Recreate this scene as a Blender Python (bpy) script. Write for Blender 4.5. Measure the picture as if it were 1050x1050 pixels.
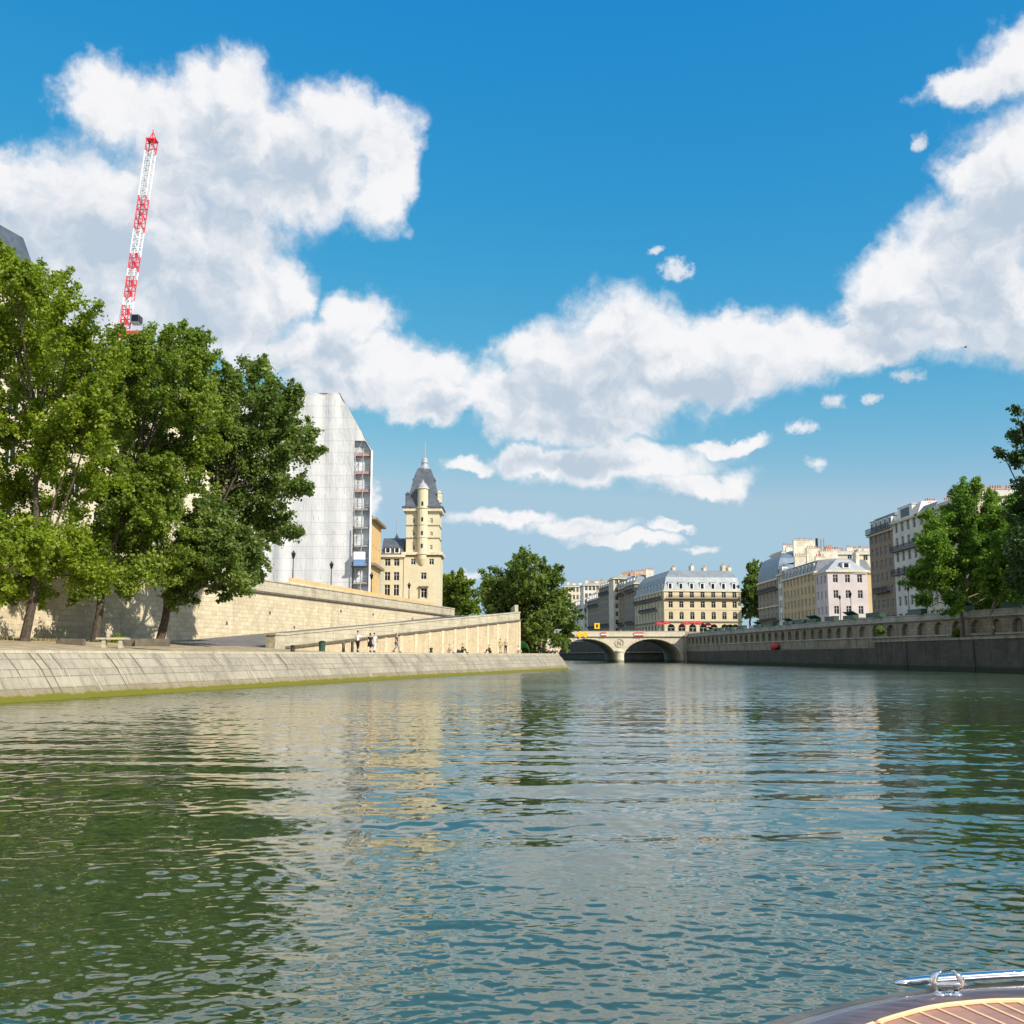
import bpy, bmesh, math, random
import numpy as np
from mathutils import Vector, Matrix
R = math.radians
rnd = random.Random(11)
S = bpy.context.scene
for o in list(bpy.data.objects): bpy.data.objects.remove(o)
COL = S.collection

# ------------------------------------------------------------------ camera, sky, sun, exposure
FPX = 1050.0
PITCH = math.atan(147 / FPX)
CAMZ = 2.0
cam_d = bpy.data.cameras.new('camera'); cam = bpy.data.objects.new('camera', cam_d); COL.objects.link(cam)
cam_d.sensor_width = 36; cam_d.lens = 36; cam_d.clip_start = 0.05; cam_d.clip_end = 20000
cam.location = (0, 0, CAMZ); cam.rotation_euler = (R(90) + PITCH, 0, 0)
S.camera = cam
S.view_settings.view_transform = 'Standard'; S.view_settings.look = 'None'
S.view_settings.exposure = 0.45; S.view_settings.gamma = 1
SUN_EL, SUN_AZ = R(36), R(133)           # azimuth clockwise from +Y
sd = Vector((math.sin(SUN_AZ) * math.cos(SUN_EL), math.cos(SUN_AZ) * math.cos(SUN_EL), math.sin(SUN_EL)))
sl = bpy.data.lights.new('sun', 'SUN'); sun = bpy.data.objects.new('sun', sl); COL.objects.link(sun)
sl.energy = 4.4; sl.angle = R(0.5); sl.color = (1, .93, .80)
sun.rotation_euler = (-sd).to_track_quat('-Z', 'Y').to_euler()

CT, ST = math.cos(PITCH), math.sin(PITCH)
def P(px, py, Y):
    """world point on the plane y=Y seen at photo pixel px,py"""
    v = (525 - py) / FPX; u = (px - 525) / FPX
    ry = CT - v * ST; rz = ST + v * CT
    k = Y / ry
    return Vector((u * k, Y, CAMZ + rz * k))
def XP(px, Y, z=2.0): return (px - 525) / FPX * (Y * CT + (z - CAMZ) * ST)
def ZP(py, Y): return P(525, py, Y).z
def YAT(px, X): return X / ((px - 525) / FPX * CT)
def azel(px, py):
    v = (525 - py) / FPX; u = (px - 525) / FPX
    d = Vector((u, CT - v * ST, ST + v * CT)).normalized()
    return math.atan2(d.x, d.y), math.asin(d.z)

# ------------------------------------------------------------------ node helpers
class NT:
    def __init__(s, tree): s.t = tree; s.n = tree.nodes; s.l = tree.links
    def new(s, kind, **kw):
        n = s.n.new(kind)
        for k, v in kw.items(): setattr(n, k, v)
        return n
    def put(s, sock, v):
        if isinstance(v, bpy.types.NodeSocket): s.l.new(v, sock)
        elif v is not None: sock.default_value = v
    def m(s, op, a=None, b=None, c=None, clamp=False):
        n = s.new('ShaderNodeMath', operation=op); n.use_clamp = clamp
        for i, v in enumerate((a, b, c)): s.put(n.inputs[i], v)
        return n.outputs[0]
    def v(s, op, a=None, b=None, c=None):
        n = s.new('ShaderNodeVectorMath', operation=op)
        for i, v in enumerate((a, b, c)): s.put(n.inputs[i], v)
        return n.outputs['Value'] if op in ('LENGTH', 'DOT_PRODUCT') else n.outputs['Vector']
    def mix(s, f, a, b, mode='MIX'):
        n = s.new('ShaderNodeMixRGB', blend_type=mode)
        s.put(n.inputs[0], f)
        for i, v in ((1, a), (2, b)):
            s.put(n.inputs[i], v if isinstance(v, bpy.types.NodeSocket) else (*v[:3], 1))
        return n.outputs[0]
    def noise(s, vec, scale, detail=4, rough=.5, dist=0):
        n = s.new('ShaderNodeTexNoise'); s.put(n.inputs['Vector'], vec)
        n.inputs['Scale'].default_value = scale; n.inputs['Detail'].default_value = detail
        n.inputs['Roughness'].default_value = rough; n.inputs['Distortion'].default_value = dist
        return n.outputs['Fac']
    def ramp(s, f, a, b, lo=0.0, hi=1.0):
        n = s.new('ShaderNodeMapRange', interpolation_type='SMOOTHSTEP')
        s.put(n.inputs[0], f)
        for i, v in ((1, a), (2, b), (3, lo), (4, hi)): s.put(n.inputs[i], v)
        return n.outputs[0]

# ------------------------------------------------------------------ world: Nishita sky plus clouds set by direction
W = bpy.data.worlds.new('World'); S.world = W; W.use_nodes = True
w = NT(W.node_tree); w.n.clear()
out = w.new('ShaderNodeOutputWorld'); bg = w.new('ShaderNodeBackground'); bg.inputs[1].default_value = 0.125
w.l.new(bg.outputs[0], out.inputs[0])
sky = w.new('ShaderNodeTexSky', sky_type='NISHITA'); sky.sun_disc = False
sky.sun_elevation = SUN_EL; sky.sun_rotation = SUN_AZ; sky.air_density = 1.0; sky.dust_density = 0.35; sky.ozone_density = 2.2
hs = w.new('ShaderNodeHueSaturation'); hs.inputs['Saturation'].default_value = 1.28; hs.inputs['Value'].default_value = 1.0
hs.inputs['Hue'].default_value = 0.487
w.l.new(sky.outputs[0], hs.inputs['Color'])
tc = w.new('ShaderNodeTexCoord').outputs['Generated']
nrm = w.v('NORMALIZE', tc)
sx = w.new('ShaderNodeSeparateXYZ'); w.l.new(nrm, sx.inputs[0])
az = w.m('ARCTAN2', sx.outputs[0], sx.outputs[1]); el = w.m('ARCSINE', sx.outputs[2])
cx = w.new('ShaderNodeCombineXYZ'); w.l.new(az, cx.inputs[0]); w.l.new(el, cx.inputs[1])
V0 = cx.outputs[0]
nz = w.new('ShaderNodeTexNoise'); w.l.new(V0, nz.inputs['Vector']); nz.inputs['Scale'].default_value = 9
nz.inputs['Detail'].default_value = 5; nz.inputs['Roughness'].default_value = .55
wv = w.v('SUBTRACT', nz.outputs['Color'], (.5, .34, .5))
Vw = w.v('MULTIPLY_ADD', wv, (.085, .065, 0), V0)
nz2 = w.new('ShaderNodeTexNoise'); w.l.new(V0, nz2.inputs['Vector']); nz2.inputs['Scale'].default_value = 42
nz2.inputs['Detail'].default_value = 6; nz2.inputs['Roughness'].default_value = .6
wv2 = w.v('SUBTRACT', nz2.outputs['Color'], (.5, .5, .5))
Vw = w.v('MULTIPLY_ADD', wv2, (.028, .024, 0), Vw)
CLW, CLG = (5.6, 5.55, 5.6), (3.0, 3.55, 4.2)
CL = [(250,150,150,66),(110,92,48,32),(235,92,60,40),(350,112,66,46),(398,160,38,56),(175,110,60,40),
      (60,200,95,52),(130,235,150,80),(225,262,90,68),(40,170,60,30),(200,315,95,34),(292,275,42,34),(20,260,90,60),(300,165,80,45),
      (60,300,90,40),
      (325,345,62,38),(368,312,48,30),(405,362,72,34),(280,350,45,24),(345,378,75,24),(445,372,45,28),
      (645,330,76,50),(565,358,70,44),(600,392,150,42),(740,345,84,36),(520,400,66,26),(800,352,80,36),(862,352,66,32),(445,405,46,20),(585,425,100,22),(700,375,110,30),
      (1000,245,72,52),(930,278,62,42),(1045,180,72,70),(1012,165,40,36),(995,72,46,20),(1050,45,50,32),(960,318,90,38),(1040,300,90,48),(890,310,40,24),(905,350,50,22),
      (640,462,112,24),(720,484,72,16),(560,462,66,17),(480,464,32,10),(745,440,50,10),
      (520,524,62,12),(590,534,56,12),(640,546,56,8),(682,533,24,6),(720,555,20,4.5),
      (855,402,13,8),(893,400,12,6),(836,466,12,8),(692,268,18,13),(942,134,9,7),(672,247,9,4),(380,508,14,22),(478,581,18,6),(335,585,30,8),(930,375,16,7),(822,428,18,7)]
def blobfield(vec, items, k):
    cur = None
    for (px, py, rx, ry) in items:
        a, e = azel(px, py); ra, re = rx / FPX * .93, ry / FPX * .95
        q = w.v('MULTIPLY_ADD', vec, (1 / ra, 1 / re, 0), (-a / ra, -e / re, 0))
        L = w.v('LENGTH', q)
        L = w.m('MINIMUM', L, 6.0)
        cur = L if cur is None else w.m('SMOOTH_MIN', cur, L, k)
    return cur
SMALL = [c for c in CL if c[2] <= 20]
F1 = blobfield(Vw, [c for c in CL if c[2] > 20], .22)
F3 = blobfield(w.v('MULTIPLY_ADD', wv2, (.02, .016, 0), w.v('ADD', V0, (0, .008, 0))), SMALL, .1)
BIG = [c for c in CL if c[2] > 40 and c[3] > 15]
F2 = blobfield(w.v('ADD', Vw, (.014, .034, 0)), BIG, .22)
n_big = w.noise(Vw, 15, 10, .58)
n_b2 = w.noise(w.v('ADD', Vw, (.012, .016, 0)), 15, 10, .58)
n_hi = w.noise(V0, 60, 7, .62)
n_m1 = w.noise(Vw, 34, 7, .6); n_m2 = w.noise(w.v('ADD', Vw, (.006, .009, 0)), 34, 7, .6)
dens = w.m('SUBTRACT', 1.20, F1)
dens = w.m('ADD', dens, w.m('MULTIPLY', w.m('SUBTRACT', n_big, .5), .95))
dens = w.m('ADD', dens, w.m('MULTIPLY', w.m('SUBTRACT', n_hi, .5), .42))
gen = w.m('MULTIPLY', w.m('SUBTRACT', w.noise(nrm, 2.4, 7, .6), .47), 5)  # clouds added out of view, cover raised to give neutral fill light
side = w.m('MAXIMUM', w.ramp(w.m('ABSOLUTE', az), .75, 1.1), w.ramp(el, .80, 1.05))
gen = w.m('SUBTRACT', w.m('MULTIPLY', gen, side), w.m('MULTIPLY', w.m('SUBTRACT', 1, side), 2))
dens = w.m('MAXIMUM', dens, gen)
alpha = w.m('POWER', w.ramp(dens, -.09, .54), 1.15)
dsm = w.m('ADD', w.m('SUBTRACT', 1.25, F3), w.m('MULTIPLY', w.m('SUBTRACT', w.noise(V0, 95, 5, .65), .5), 2.2))
asm = w.m('MULTIPLY', w.ramp(dsm, .0, 1.0), .85)
alpha = w.m('MAXIMUM', alpha, asm)
alpha = w.m('MULTIPLY', alpha, w.ramp(el, .0, .06, .0, .97))
relief = w.m('ADD', w.m('MULTIPLY', w.m('SUBTRACT', n_big, n_b2), 2.2), w.m('MULTIPLY', w.m('SUBTRACT', n_m1, n_m2), .9))
under = w.ramp(w.m('SUBTRACT', 1.20, F2), .05, .95)
thick = w.ramp(dens, .25, 1.1)
g0 = w.m('MULTIPLY', w.m('ADD', w.m('MULTIPLY', under, .85), .12), w.m('ADD', w.m('MULTIPLY', thick, .5), .5))
gfac = w.m('SUBTRACT', w.m('ADD', w.m('MULTIPLY', g0, 1.0), w.m('MULTIPLY', w.m('SUBTRACT', n_m1, .5), .5)), relief, clamp=True)
gfac = w.ramp(gfac, -.05, 1.12)
ccol = w.mix(gfac, CLW, CLG)
sc_ = w.new('ShaderNodeSeparateColor'); w.l.new(hs.outputs[0], sc_.inputs[0])
cc_ = w.new('ShaderNodeCombineColor')       # camera-like colour response of the sky, per channel
for i_, (k_, g_, mx_) in enumerate(((.62, 1.72, 2.3), (1.213, .687, 3.4), (2.87, .204, 4.25))):
    w.l.new(w.m('MINIMUM', w.m('MULTIPLY', w.m('POWER', sc_.outputs[i_], g_), k_), mx_), cc_.inputs[i_])
w.l.new(w.mix(alpha, cc_.outputs[0], ccol), bg.inputs[0])
W.cycles.sampling_method = 'MANUAL'; W.cycles.sample_map_resolution = 512

# ------------------------------------------------------------------ materials
MATS = {}
def newmat(name):
    m = bpy.data.materials.new(name); m.use_nodes = True
    t = NT(m.node_tree); b = t.n['Principled BSDF']
    MATS[name] = m
    return m, t, b
def plain(name, c, rough=.6, metal=0, var=.15, scale=1.5, bump=0.0, spec=.5):
    m, t, b = newmat(name)
    pos = t.new('ShaderNodeNewGeometry').outputs['Position']
    n = t.noise(pos, scale, 6, .6)
    f = t.ramp(n, .3, .7, 1 - var, 1 + var)
    vm = t.v('SCALE', (c[0], c[1], c[2])); vm.node.inputs['Scale'].default_value = 1; t.l.new(f, vm.node.inputs['Scale'])
    t.l.new(vm, b.inputs['Base Color'])
    b.inputs['Roughness'].default_value = rough; b.inputs['Metallic'].default_value = metal
    b.inputs['Specular IOR Level'].default_value = spec
    if bump:
        bn = t.new('ShaderNodeBump'); bn.inputs['Strength'].default_value = bump; bn.inputs['Distance'].default_value = .02
        t.l.new(t.noise(pos, scale * 6, 5, .6), bn.inputs['Height']); t.l.new(bn.outputs[0], b.inputs['Normal'])
    return m
def stone(name, c1, c2, mort, bw=.9, rh=.4, ms=.012, streak=.5, dark=(.05, .048, .04), stain=.5, stscale=.35, low=None, bump=.35, rough=.85):
    m, t, b = newmat(name)
    uv = t.new('ShaderNodeTexCoord').outputs['UV']
    pos = t.new('ShaderNodeNewGeometry').outputs['Position']
    br = t.new('ShaderNodeTexBrick'); t.l.new(uv, br.inputs['Vector'])
    for k, v in (('Color1', (*c1, 1)), ('Color2', (*c2, 1)), ('Mortar', (*mort, 1)), ('Scale', 1), ('Mortar Size', ms), ('Brick Width', bw), ('Row Height', rh), ('Mortar Smooth', .3)):
        br.inputs[k].default_value = v
    col = br.outputs['Color']
    col = t.mix(t.ramp(t.noise(pos, stscale, 7, .62), .45, .72, 0, stain), col, dark)
    sv = t.v('MULTIPLY', uv, (1.3, .10, 1))
    col = t.mix(t.ramp(t.noise(sv, 1.0, 6, .65), .47, .72, 0, streak), col, dark)
    col = t.mix(t.ramp(t.noise(pos, 3.5, 5, .7), .35, .7, 0, .35), col, tuple(x * 1.25 for x in c1))
    if low:   # growth band near the water: list of (z, width, colour, amount)
        sp = t.new('ShaderNodeSeparateXYZ'); t.l.new(pos, sp.inputs[0])
        zz = t.m('ADD', sp.outputs[2], t.m('MULTIPLY', t.m('SUBTRACT', t.noise(pos, 1.1, 7, .7), .5), .42))
        for (z, wd, cc, am) in low:
            col = t.mix(t.ramp(zz, z, z + wd, am, 0), col, cc)
    t.l.new(col, b.inputs['Base Color']); b.inputs['Roughness'].default_value = rough
    b.inputs['Specular IOR Level'].default_value = .25
    bn = t.new('ShaderNodeBump'); bn.inputs['Strength'].default_value = bump; bn.inputs['Distance'].default_value = .05
    h = t.m('ADD', t.m('MULTIPLY', br.outputs['Fac'], -1), t.noise(pos, 5, 6, .65))
    t.l.new(h, bn.inputs['Height']); t.l.new(bn.outputs[0], b.inputs['Normal'])
    return m
def leafmat(name, ca, cb, cc, trans=.35):
    m, t, b = newmat(name)
    at = t.new('ShaderNodeAttribute', attribute_name='tint')
    cr = t.new('ShaderNodeValToRGB'); t.l.new(at.outputs['Fac'], cr.inputs[0])
    cr.color_ramp.elements[0].color = (*ca, 1); cr.color_ramp.elements[1].color = (*cc, 1)
    e = cr.color_ramp.elements.new(.5); e.color = (*cb, 1)
    t.l.new(cr.outputs[0], b.inputs['Base Color']); b.inputs['Roughness'].default_value = .5
    b.inputs['Specular IOR Level'].default_value = .35
    tr = t.new('ShaderNodeBsdfTranslucent'); mx = t.new('ShaderNodeMixShader'); mx.inputs[0].default_value = trans
    t.l.new(t.mix(1, cr.outputs[0], (1.0, 1.25, .55), 'MULTIPLY'), tr.inputs[0])
    t.l.new(b.outputs[0], mx.inputs[1]); t.l.new(tr.outputs[0], mx.inputs[2])
    t.l.new(mx.outputs[0], t.n['Material Output'].inputs[0])
    return m
ALG = [(.40, .25, (.17, .13, .05), .55), (.20, .12, (.13, .13, .010), .97)]
stone('slope_stone', (.36, .325, .25), (.28, .255, .20), (.17, .155, .12), 1.8, .6, .03, .9, (.15, .135, .105), .75, .45, ALG)
stone('cream_wall', (.66, .57, .40), (.50, .42, .29), (.36, .30, .20), 1.0, .42, .02, .5, (.30, .245, .165), .5, .25)
stone('ramp_stone', (.56, .47, .32), (.47, .38, .25), (.45, .35, .22), .6, .28, .015, .35, (.26, .21, .14), .45, .4)
stone('parapet_stone', (.52, .47, .35), (.44, .40, .30), (.26, .23, .17), 1.2, .45, .015, .45, (.16, .14, .10), .5, .5)
stone('pilaster_stone', (.62, .55, .40), (.56, .49, .35), (.4, .35, .25), .8, .42, .012, .2, (.2, .17, .12), .3, .5)
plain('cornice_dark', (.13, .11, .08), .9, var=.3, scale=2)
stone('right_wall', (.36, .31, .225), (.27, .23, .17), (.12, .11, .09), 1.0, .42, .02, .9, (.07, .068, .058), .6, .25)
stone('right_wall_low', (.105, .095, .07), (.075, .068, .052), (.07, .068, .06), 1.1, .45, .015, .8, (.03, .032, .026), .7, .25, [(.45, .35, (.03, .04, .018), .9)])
stone('bridge_stone', (.62, .56, .44), (.56, .50, .39), (.40, .36, .28), 1.1, .5, .012, .3, (.22, .19, .14), .3, .3, [(.5, .4, (.10, .10, .05), .7)])
stone('yellow_facade', (.60, .51, .34), (.56, .47, .31), (.52, .42, .25), .9, .5, .008, .25, (.35, .28, .17), .25, .15, bump=.15)
stone('tower_facade', (.60, .545, .39), (.56, .505, .36), (.55, .48, .32), .9, .45, .008, .22, (.38, .33, .22), .22, .2, bump=.15)
stone('ochre_facade', (.62, .43, .20), (.56, .38, .17), (.42, .29, .14), .7, .25, .012, .3, (.32, .22, .12), .25, .2, bump=.15)
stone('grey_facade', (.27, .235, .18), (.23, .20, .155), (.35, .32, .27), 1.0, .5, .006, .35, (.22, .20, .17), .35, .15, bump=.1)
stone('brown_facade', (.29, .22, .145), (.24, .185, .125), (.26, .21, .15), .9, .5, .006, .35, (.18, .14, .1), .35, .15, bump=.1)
plain('cream_render', (.62, .55, .42), .85, var=.12, scale=.3, spec=.2)
plain('white_render', (.66, .62, .54), .85, var=.12, scale=.3, spec=.2)
plain('pink_render', (.52, .46, .455), .85, var=.10, scale=.25, spec=.2)
plain('ochre_render', (.50, .38, .21), .85, var=.12, scale=.3, spec=.2)
plain('palace_render', (.62, .55, .42), .85, var=.15, scale=.3, spec=.2)
plain('string_course', (.62, .55, .40), .8, var=.15)
plain('dark_course', (.20, .17, .13), .8, var=.2)
plain('slate', (.085, .10, .125), .45, var=.25, scale=1.2, bump=.3)
plain('zinc', (.22, .25, .275), .42, metal=.25, var=.15, scale=.6)
plain('blue_zinc', (.13, .18, .24), .4, metal=.3, var=.15, scale=.6)
plain('pale_roof', (.34, .355, .38), .6, var=.12, scale=.7)
plain('terracotta', (.42, .17, .09), .85, var=.25)
plain('chimney_render', (.66, .60, .48), .9, var=.2, scale=.8)
plain('brick_chimney', (.50, .30, .17), .9, var=.2, scale=.8)
plain('white_paint', (.74, .73, .70), .5, var=.05)
plain('iron', (.03, .03, .03), .5, metal=.3, var=.1)
plain('lamp_iron', (.04, .055, .05), .5, var=.1)
plain('green_box', (.025, .075, .05), .5, var=.2)
plain('steel', (.45, .46, .47), .35, metal=.8, var=.1)
plain('scaffold_steel', (.42, .43, .44), .5, metal=.3, var=.2, scale=3)
plain('plank_red', (.40, .24, .21), .8, var=.2)
plain('plank_grey', (.33, .32, .31), .8, var=.2)
plain('net_grey', (.50, .53, .56), .9, var=.12, scale=1.0)
plain('inner_net', (.62, .64, .66), .9, var=.25, scale=.8)
plain('orange_board', (.66, .42, .20), .8, var=.12, scale=.9)
plain('blue_panel', (.15, .27, .50), .5, var=.1)
plain('red_paint', (.62, .03, .04), .45, var=.12, scale=.8)
plain('crane_white', (.80, .80, .80), .45, var=.1)
plain('red_canvas', (.55, .035, .04), .8, var=.12)
plain('green_canvas', (.03, .38, .12), .8, var=.12)
plain('yellow_paint', (.85, .50, .01), .5, var=.05)
plain('bark', (.075, .058, .042), .95, var=.4, scale=5, bump=.8)
plain('bark_pale', (.16, .13, .09), .95, var=.4, scale=5, bump=.8)
plain('joint_pale', (.46, .42, .32), .9, var=.3, scale=3)
plain('earth', (.34, .27, .17), .95, var=.35, scale=.8, bump=.5)
plain('paving', (.36, .33, .27), .9, var=.15, scale=.6, bump=.2)
plain('asphalt', (.14, .13, .125), .9, var=.15, scale=.8, bump=.2)
plain('street_paving', (.30, .28, .25), .9, var=.15, scale=.4)
plain('skin', (.50, .30, .21), .6, var=.05)
plain('cloth_white', (.78, .79, .82), .9, var=.06)
plain('cloth_black', (.012, .012, .016), .9, var=.1)
plain('cloth_navy', (.02, .03, .06), .9, var=.1)
plain('cloth_yellow', (.52, .42, .12), .9, var=.1)
plain('cloth_grey', (.25, .25, .25), .9, var=.1)
plain('cloth_red', (.5, .06, .05), .9, var=.1)
plain('cloth_tan', (.42, .34, .24), .9, var=.1)
plain('hair_dark', (.02, .014, .01), .7, var=.1)
plain('car_white', (.75, .75, .74), .25, var=.03)
plain('car_dark', (.03, .035, .045), .25, var=.05)
plain('tyre', (.015, .015, .015), .8, var=.1)
plain('bird_dark', (.02, .02, .02), .8, var=.1)
m, t, b = newmat('pane'); b.inputs['Base Color'].default_value = (.014, .015, .018, 1); b.inputs['Roughness'].default_value = .15
b.inputs['Specular IOR Level'].default_value = .3
m, t, b = newmat('chrome'); b.inputs['Base Color'].default_value = (.82, .83, .85, 1); b.inputs['Roughness'].default_value = .07; b.inputs['Metallic'].default_value = 1
leafmat('leaf_left', (.13, .18, .016), (.22, .29, .022), (.36, .42, .04), .48)
leafmat('leaf_mid', (.10, .155, .024), (.19, .26, .035), (.34, .40, .06), .48)
leafmat('leaf_dark', (.085, .13, .03), (.16, .225, .05), (.33, .39, .10), .48)
leafmat('leaf_right', (.095, .17, .024), (.17, .28, .035), (.29, .40, .055), .45)
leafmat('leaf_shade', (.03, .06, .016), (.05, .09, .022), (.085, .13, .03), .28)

# wrapped sheeting
m, t, b = newmat('sheeting')
pos = t.new('ShaderNodeNewGeometry').outputs['Position']
sv = t.v('MULTIPLY', pos, (1.1, 1.1, .07))
n1 = t.noise(sv, .9, 6, .6, 1.2); n2 = t.noise(t.v('MULTIPLY', pos, (1, 1, .35)), .5, 5, .6, 2.0)
bk = t.new('ShaderNodeTexBrick'); t.l.new(t.new('ShaderNodeTexCoord').outputs['UV'], bk.inputs['Vector'])
for k, v in (('Color1', (.59, .59, .595, 1)), ('Color2', (.565, .565, .57, 1)), ('Mortar', (.43, .44, .45, 1)), ('Scale', 1), ('Mortar Size', .05), ('Brick Width', 3.0), ('Row Height', 2.0)): bk.inputs[k].default_value = v
bk.offset = 0
col = t.mix(t.ramp(n1, .3, .7, .0, .12), bk.outputs[0], (.40, .41, .42))
t.l.new(col, b.inputs['Base Color']); b.inputs['Roughness'].default_value = .55
bn = t.new('ShaderNodeBump'); bn.inputs['Strength'].default_value = .4; bn.inputs['Distance'].default_value = .25
t.l.new(t.m('ADD', t.m('MULTIPLY', n1, 1.0), n2), bn.inputs['Height']); t.l.new(bn.outputs[0], b.inputs['Normal'])

# varnished wood and boat deck
m, t, b = newmat('varnish')
pos = t.new('ShaderNodeNewGeometry').outputs['Position']
n = t.noise(t.v('MULTIPLY', pos, (2, 14, 14)), 2.5, 6, .65, .6)
t.l.new(t.mix(t.ramp(n, .3, .7), (.06, .045, .05), (.12, .09, .09)), b.inputs['Base Color'])
b.inputs['Roughness'].default_value = .3; b.inputs['Coat Weight'].default_value = .7; b.inputs['Coat Roughness'].default_value = .05
bn = t.new('ShaderNodeBump'); bn.inputs['Strength'].default_value = .15; bn.inputs['Distance'].default_value = .004
t.l.new(t.noise(pos, 14, 6, .6), bn.inputs['Height']); t.l.new(bn.outputs[0], b.inputs['Normal'])
m, t, b = newmat('deck_wood')
pos = t.new('ShaderNodeNewGeometry').outputs['Position']
n = t.noise(t.v('MULTIPLY', pos, (6, 40, 6)), 2.0, 6, .6, .3)
t.l.new(t.mix(t.ramp(n, .25, .75), (.30, .145, .11), (.42, .215, .16)), b.inputs['Base Color'])
b.inputs['Roughness'].default_value = .35
plain('caulk', (.72, .50, .30), .6, var=.08)

# water
m, t, b = newmat('water')
pos = t.new('ShaderNodeNewGeometry').outputs['Position']
t.l.new(t.mix(t.ramp(t.noise(pos, .06, 4, .5), .35, .65), (.032, .056, .020), (.036, .058, .036)), b.inputs['Base Color'])
b.inputs['Roughness'].default_value = .03; b.inputs['IOR'].default_value = 2.1; b.inputs['Specular IOR Level'].default_value = .5
sp = t.new('ShaderNodeSeparateXYZ'); t.l.new(pos, sp.inputs[0])
far = t.ramp(sp.outputs[1], 30, 62)
n1 = t.noise(t.v('MULTIPLY', pos, (1, 1.5, 1)), 1.6, 5, .6); n2 = t.noise(t.v('MULTIPLY', pos, (1, 1.6, 1)), 5.0, 4, .6)
patch = t.ramp(t.noise(t.v('MULTIPLY', pos, (.5, 1, 1)), .07, 4, .55), .36, .62, .25, 1.0)
def vnoise(sc, yk):
    n_ = t.new('ShaderNodeTexNoise'); t.l.new(t.v('MULTIPLY', pos, (1, yk, 1)), n_.inputs['Vector']); n_.inputs['Scale'].default_value = sc
    n_.inputs['Detail'].default_value = 3; n_.inputs['Roughness'].default_value = .6
    return t.v('SUBTRACT', n_.outputs['Color'], (.5, .5, .5))
amp = t.m('MULTIPLY', far, patch); t.l.new(t.m('ADD', .03, t.m('MULTIPLY', far, .12)), b.inputs['Roughness'])
pv = t.v('ADD', vnoise(1.4, 1.7), vnoise(5.0, 1.8))
pv = t.v('MULTIPLY', pv, (.20, .95, 0)); sc_n = t.new('ShaderNodeVectorMath', operation='SCALE'); t.l.new(pv, sc_n.inputs[0]); t.l.new(amp, sc_n.inputs['Scale'])
gn = t.new('ShaderNodeNewGeometry').outputs['Normal']
near = t.v('MULTIPLY', t.v('ADD', vnoise(9.0, 1.5), vnoise(21.0, 1.4)), (.055, .075, 0))
sc2 = t.new('ShaderNodeVectorMath', operation='SCALE'); t.l.new(near, sc2.inputs[0]); t.l.new(t.m('MULTIPLY', t.ramp(sp.outputs[1], 34, 4), t.ramp(t.noise(t.v('MULTIPLY', pos, (.6, 1, 1)), .35, 3, .5), .38, .6, .15, 1.0)), sc2.inputs['Scale'])
t.l.new(t.v('NORMALIZE', t.v('ADD', t.v('ADD', gn, sc_n.outputs[0]), sc2.outputs[0])), b.inputs['Normal'])

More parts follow.
